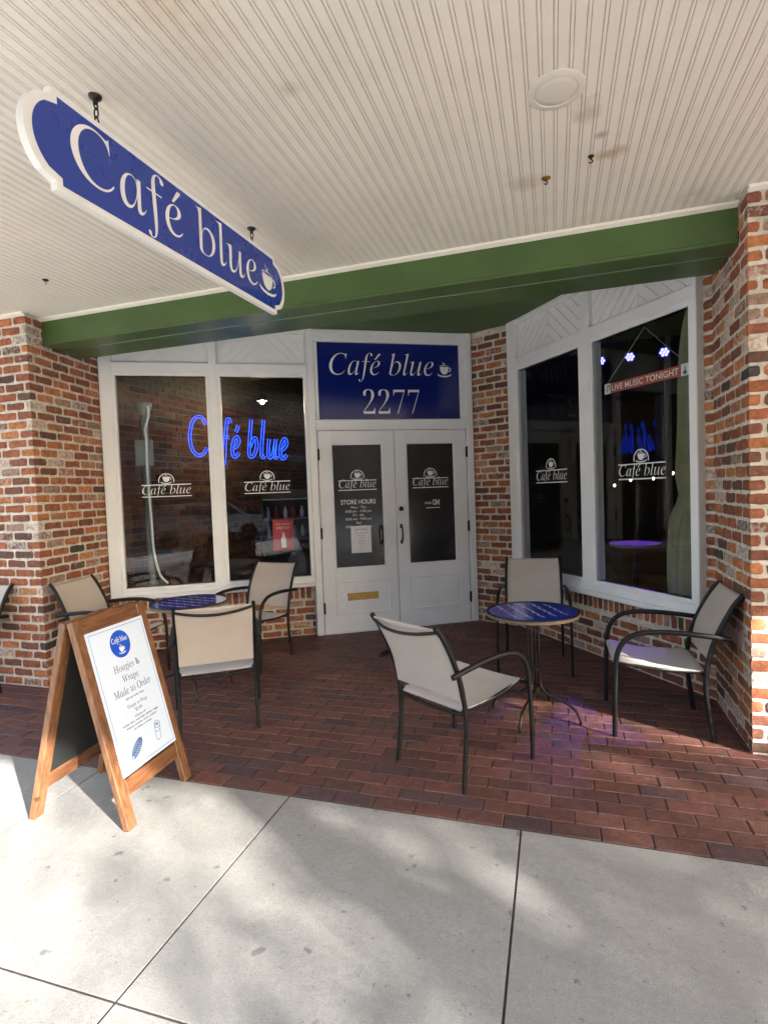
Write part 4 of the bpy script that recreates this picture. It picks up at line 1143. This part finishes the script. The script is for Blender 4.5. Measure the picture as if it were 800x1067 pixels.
# stage lights
leds = [(.75, 9.29, 3.40), (1.11, 8.82, 3.32), (1.48, 8.34, 3.24)]
l0 = None
tgt = Vector((0, 2.5, 1.3))
def make_led(loc, label):
    t = thing('stage_light', label, 'stage light', loc, 0, 'blue LED stage lights')
    d = (Vector((.3, 4.6, 1.2))-Vector(loc)).normalized(); q = d.to_track_quat('Z', 'Y').to_matrix().to_4x4()
    mb = MB(); mb.lathe([(.06, -.12), (.078, -.02), (.078, .0), (.072, .0), (.070, -.012), (0, -.012)], None, 24, q); mb.tube([(0, 0, 3.6-loc[2]), (0, 0, .10)], .01, n=6); mb.build('housing', 'dark', t, smooth=40)
    mb = MB()
    for k in range(7):
        a = k*math.pi/3; x, y = (0, 0) if k == 6 else (math.cos(a)*.043, math.sin(a)*.043)
        mb.lathe([(.018, -.011), (.018, .004), (.010, .008), (0, .009)], None, 10, q @ Matrix.Translation((x, y, 0)))
    mb.build('lens', 'led', t, smooth=60); return t
make_led(leds[0], 'cluster of blue LED lenses at the left of the row behind the music sign')
make_led(leds[1], 'middle blue LED cluster of the row above the music banner')
make_led(leds[2], 'right-hand blue LED cluster above the banner near the curtain')
# string lights
t = thing('string_lights', 'string of small warm bulbs glowing deep inside the right window', 'string lights')
pts = [(.93, 12.34, 1.40), (1.18, 12.01, 1.42), (1.44, 11.67, 1.52), (1.78, 11.23, 1.53), (1.99, 10.96, 1.55), (2.04, 10.89, 1.61)]
mb = MB(); mb.tube(smoothpath([(.6, 12.7, 1.5)]+[(a, b, c+.03) for a, b, c in pts]+[(2.5, 10.3, 1.7)]), .004, n=5); mb.build('wire', 'dark', t)
for p in pts: mb = MB(); mb.lathe([(0, -.03), (.024, 0), (.015, .025), (0, .03)], None, 8, Matrix.Translation(p)); mb.build('bulb', 'bulb', t, smooth=60)
mb = MB(); mb.box(-.02, .06, -.02, .06, 0, 3.6); o = mb.build('partition_post', 'greypole'); o.location = (1.6, 8.9, 0); tag(o, 'pale post standing inside the right-hand room', 'post')

# ------------------------------------------------------------------ street behind the camera
bld = thing('brick_building', 'dark brick building across the street mirrored in the left windows', 'building', (0, -13.6, 0))
mb = MB(); mb.box(-22, 22, -8, 0, 0, 6); mb.box(-22, 22, .002, .06, 3.1, 3.5, 'stone'); mb.box(-22, 22, .002, .3, 5.7, 6.1, 'stone')
mb.mats = ['facade' if k == '__d' else k for k in mb.mats]; mb.build('wall', 'facade', bld)
for k in range(-5, 6):
    mb = MB(); mb.box(k*3.8-1.2, k*3.8+1.2, .004, .03, .5, 2.7); mb.build('window', 'winglass', bld)
    mb = MB(); mb.box(k*3.8-.6, k*3.8+.6, .004, .03, 4.0, 5.3); mb.build('window', 'winglass', bld)
mb = MB(); fm = lambda x, z: (-x, .07, z)
put_text(mb, 'THE', -5.2, -4.0, 3.9, fm, 'sans', h=.42, off=.01); put_text(mb, 'LODGE', -6.6, -3.4, 2.75, fm, 'sans', h=.34, off=.01)
mb.build('building_lettering', 'signwhite', bld)
def column(x, y, label):
    t = thing('porch_column', label, 'column', (x, y, 0), 0, 'columns carrying the porch roof')
    mb = MB(); mb.box(-.17, .17, -.17, .17, 0, .5, bev=.01); mb.build('plinth', 'stone', t)
    mb = MB(); mb.lathe([(.13, .5), (.125, 1.5), (.11, 2.82), (.15, 2.84), (.15, 2.86)], None, 24); mb.build('shaft', 'white', t, smooth=40)
column(3.3, -.35, 'round white porch column on the kerb side to the right')
column(-5.0, -.35, 'round white porch column on the kerb side to the far left')
def tree(loc, label, h, cr, n, seed):
    r = random.Random(seed); t = thing('street_tree', label, 'tree', loc, 0, 'trees along the street')
    mb = MB(); top = Vector((.2, .1, h*.62))
    mb.tube([(0, 0, -.15), (.03, .02, h*.2), (.1, .05, h*.42), tuple(top)], [.17, .13, .11, .07], n=10)
    br = []
    for k in range(9):
        a = r.uniform(0, 6.28); p0 = Vector((.08, .04, h*r.uniform(.32, .6))); p1 = p0+Vector((math.cos(a)*cr*r.uniform(.5, .85), math.sin(a)*cr*r.uniform(.5, .85), h*r.uniform(.12, .34)))
        mb.tube([p0, (p0+p1)/2+Vector((0, 0, .15)), p1], [.06, .04, .015], n=6); br.append(p1)
    mb.build('trunk', 'bark', t, smooth=50)
    mb = MB(); cl = [p+Vector((r.gauss(0, .3), r.gauss(0, .3), r.gauss(0, .3))) for p in br for _ in range(4)]+[top+Vector((0, 0, h*.2))]*2
    for k in range(n):
        c = r.choice(cl); p = c+Vector((r.gauss(0, .42), r.gauss(0, .42), r.gauss(0, .34)))
        s = r.uniform(.05, .10); u = Vector((r.gauss(0, 1), r.gauss(0, 1), r.gauss(0, 1))).normalized(); w = u.cross(Vector((r.gauss(0, 1), r.gauss(0, 1), r.gauss(0, 1)))).normalized()
        mb.add([p-u*s, p+w*s*.5, p+u*s, p-w*s*.5], [(0, 1, 2, 3)])
    mb.build('crown', 'leaf', t)
tree((7.6, -2.3, -.13), 'unseen leafy tree added on the kerb to the right to shade the pavement', 6.2, 1.9, 5200, 1)  # out of view, placed toward the sun to dapple the pavement
tree((11.5, -7.6, -.13), 'unseen taller leafy tree added further down the street to break up the sun', 8.2, 2.4, 6500, 2)  # also out of view, a second crown added to filter the sunlight
tree((-9, -10.5, -.13), 'leafy tree across the street to the left', 6.5, 2.0, 4000, 3)
# parked car across the way
car = thing('parked_car', 'silver car parked along the kerb across the street', 'car', (2.6, -8.2, -.13))
def carbody():
    prof = [(-2.2, .35), (-2.25, .62), (-2.1, .86), (-1.55, .95), (-1.05, 1.38), (-.2, 1.45), (.75, 1.40), (1.35, .98), (2.0, .88), (2.25, .65), (2.22, .35)]
    mb = MB(); mb.prism(prof, lambda a, b: (a, -.82+max(0, b-.9)*.25, b), lambda a, b: (a, .82-max(0, b-.9)*.25, b)); return mb
carbody().build('body', 'carpaint', car, smooth=30)
for s in (-1, 1):
    mb = MB(); mb.prism([(-1.40, .98), (-1.0, 1.31), (.68, 1.33), (1.18, .98)], lambda a, b: (a, s*(.828-max(0, b-.9)*.25), b), lambda a, b: (a, s*(.80-max(0, b-.9)*.25), b)); mb.build('side_window', 'winglass', car)
for sx in (-1.4, 1.4):
    for s in (-1, 1):
        Tm = Matrix.Translation((sx, s*.74, .33)) @ Matrix.Rotation(R(90), 4, 'X')
        mb = MB(); mb.lathe([(.20, -.10), (.32, -.10), (.33, -.08), (.33, .08), (.32, .10), (.20, .10)], None, 28, Tm); w_ = mb.build('wheel', 'rubber', car, smooth=40)
        mb = MB(); mb.lathe([(0, -.105), (.2, -.105), (.2, .105), (0, .105)], None, 20, Tm); mb.build('rim', 'steel', w_, smooth=40)
for s in (-.6, .6): mb = MB(); mb.box(2.19, 2.262, s-.15, s+.15, .62, .75, bev=.02); mb.build('headlight', 'vinyl', car)

# ------------------------------------------------------------------ light
SUN = Vector((.87, -.49, .47)).normalized()
w = bpy.data.worlds.new('World'); sc.world = w; w.use_nodes = True
nt = w.node_tree; bg = nt.nodes['Background']; sky = nt.nodes.new('ShaderNodeTexSky'); sky.sky_type = 'NISHITA'
sky.sun_disc = False; sky.sun_elevation = math.asin(SUN.z); sky.sun_rotation = math.atan2(SUN.x, SUN.y); sky.air_density = 1.0; sky.dust_density = 1.5
nt.links.new(sky.outputs[0], bg.inputs[0]); bg.inputs[1].default_value = .10
def lamp(name, kind, loc, energy, col, **kw):
    l = bpy.data.lights.new(name, kind); l.energy = energy; l.color = col
    for k, v in kw.items(): setattr(l, k, v)
    o = bpy.data.objects.new(name, l); COL.objects.link(o); o.location = loc; return o
s = lamp('sun', 'SUN', (8, -6, 9), 4.5, (1, .955, .89), angle=R(1.0)); s.rotation_euler = SUN.to_track_quat('Z', 'Y').to_euler()
def aim(o, t): o.rotation_euler = (o.location-Vector(t)).to_track_quat('Z', 'Y').to_euler()
a = lamp('stage_light_beam', 'SPOT', (1.46, 8.2, 3.2), 75, (.24, .07, 1), spot_size=R(15), spot_blend=.9, shadow_soft_size=.08); aim(a, (.22, 3.95, 0))
a = lamp('stage_light_beam', 'SPOT', (1.10, 8.7, 3.27), 45, (.30, .10, 1), spot_size=R(26), spot_blend=.8, shadow_soft_size=.08); aim(a, (.86, 6.7, .8))
lamp('pendant_glow', 'POINT', tuple(dw(-2.131, 1.5, 2.60)), 4, (1, .72, .42), shadow_soft_size=.05)

# ------------------------------------------------------------------ camera
cd = bpy.data.cameras.new('camera'); cam = bpy.data.objects.new('camera', cd); COL.objects.link(cam); sc.camera = cam
Rv = Vector((.95427183, .29671274, -.03642574)); Uv = Vector((.0227848, .04930386, .9985239)); Fv = Vector((-.29807069, .95369318, -.04028875))
mtx = Matrix((( Rv.x, Uv.x, -Fv.x, 0), (Rv.y, Uv.y, -Fv.y, 0), (Rv.z, Uv.z, -Fv.z, 1.5), (0, 0, 0, 1)))
cam.matrix_world = mtx
cd.sensor_fit = 'HORIZONTAL'; cd.sensor_width = 36; cd.lens = 568.26/800*36; cd.clip_start = .05; cd.clip_end = 400
sc.view_settings.view_transform = 'Standard'; sc.view_settings.look = 'None'; sc.view_settings.exposure = 3.14; sc.view_settings.gamma = 1
sc.cycles.use_denoising = True
sc.cycles.max_bounces = 10; sc.cycles.diffuse_bounces = 6; sc.cycles.glossy_bounces = 5; sc.cycles.transparent_max_bounces = 12
sc.cycles.sample_clamp_indirect = 8
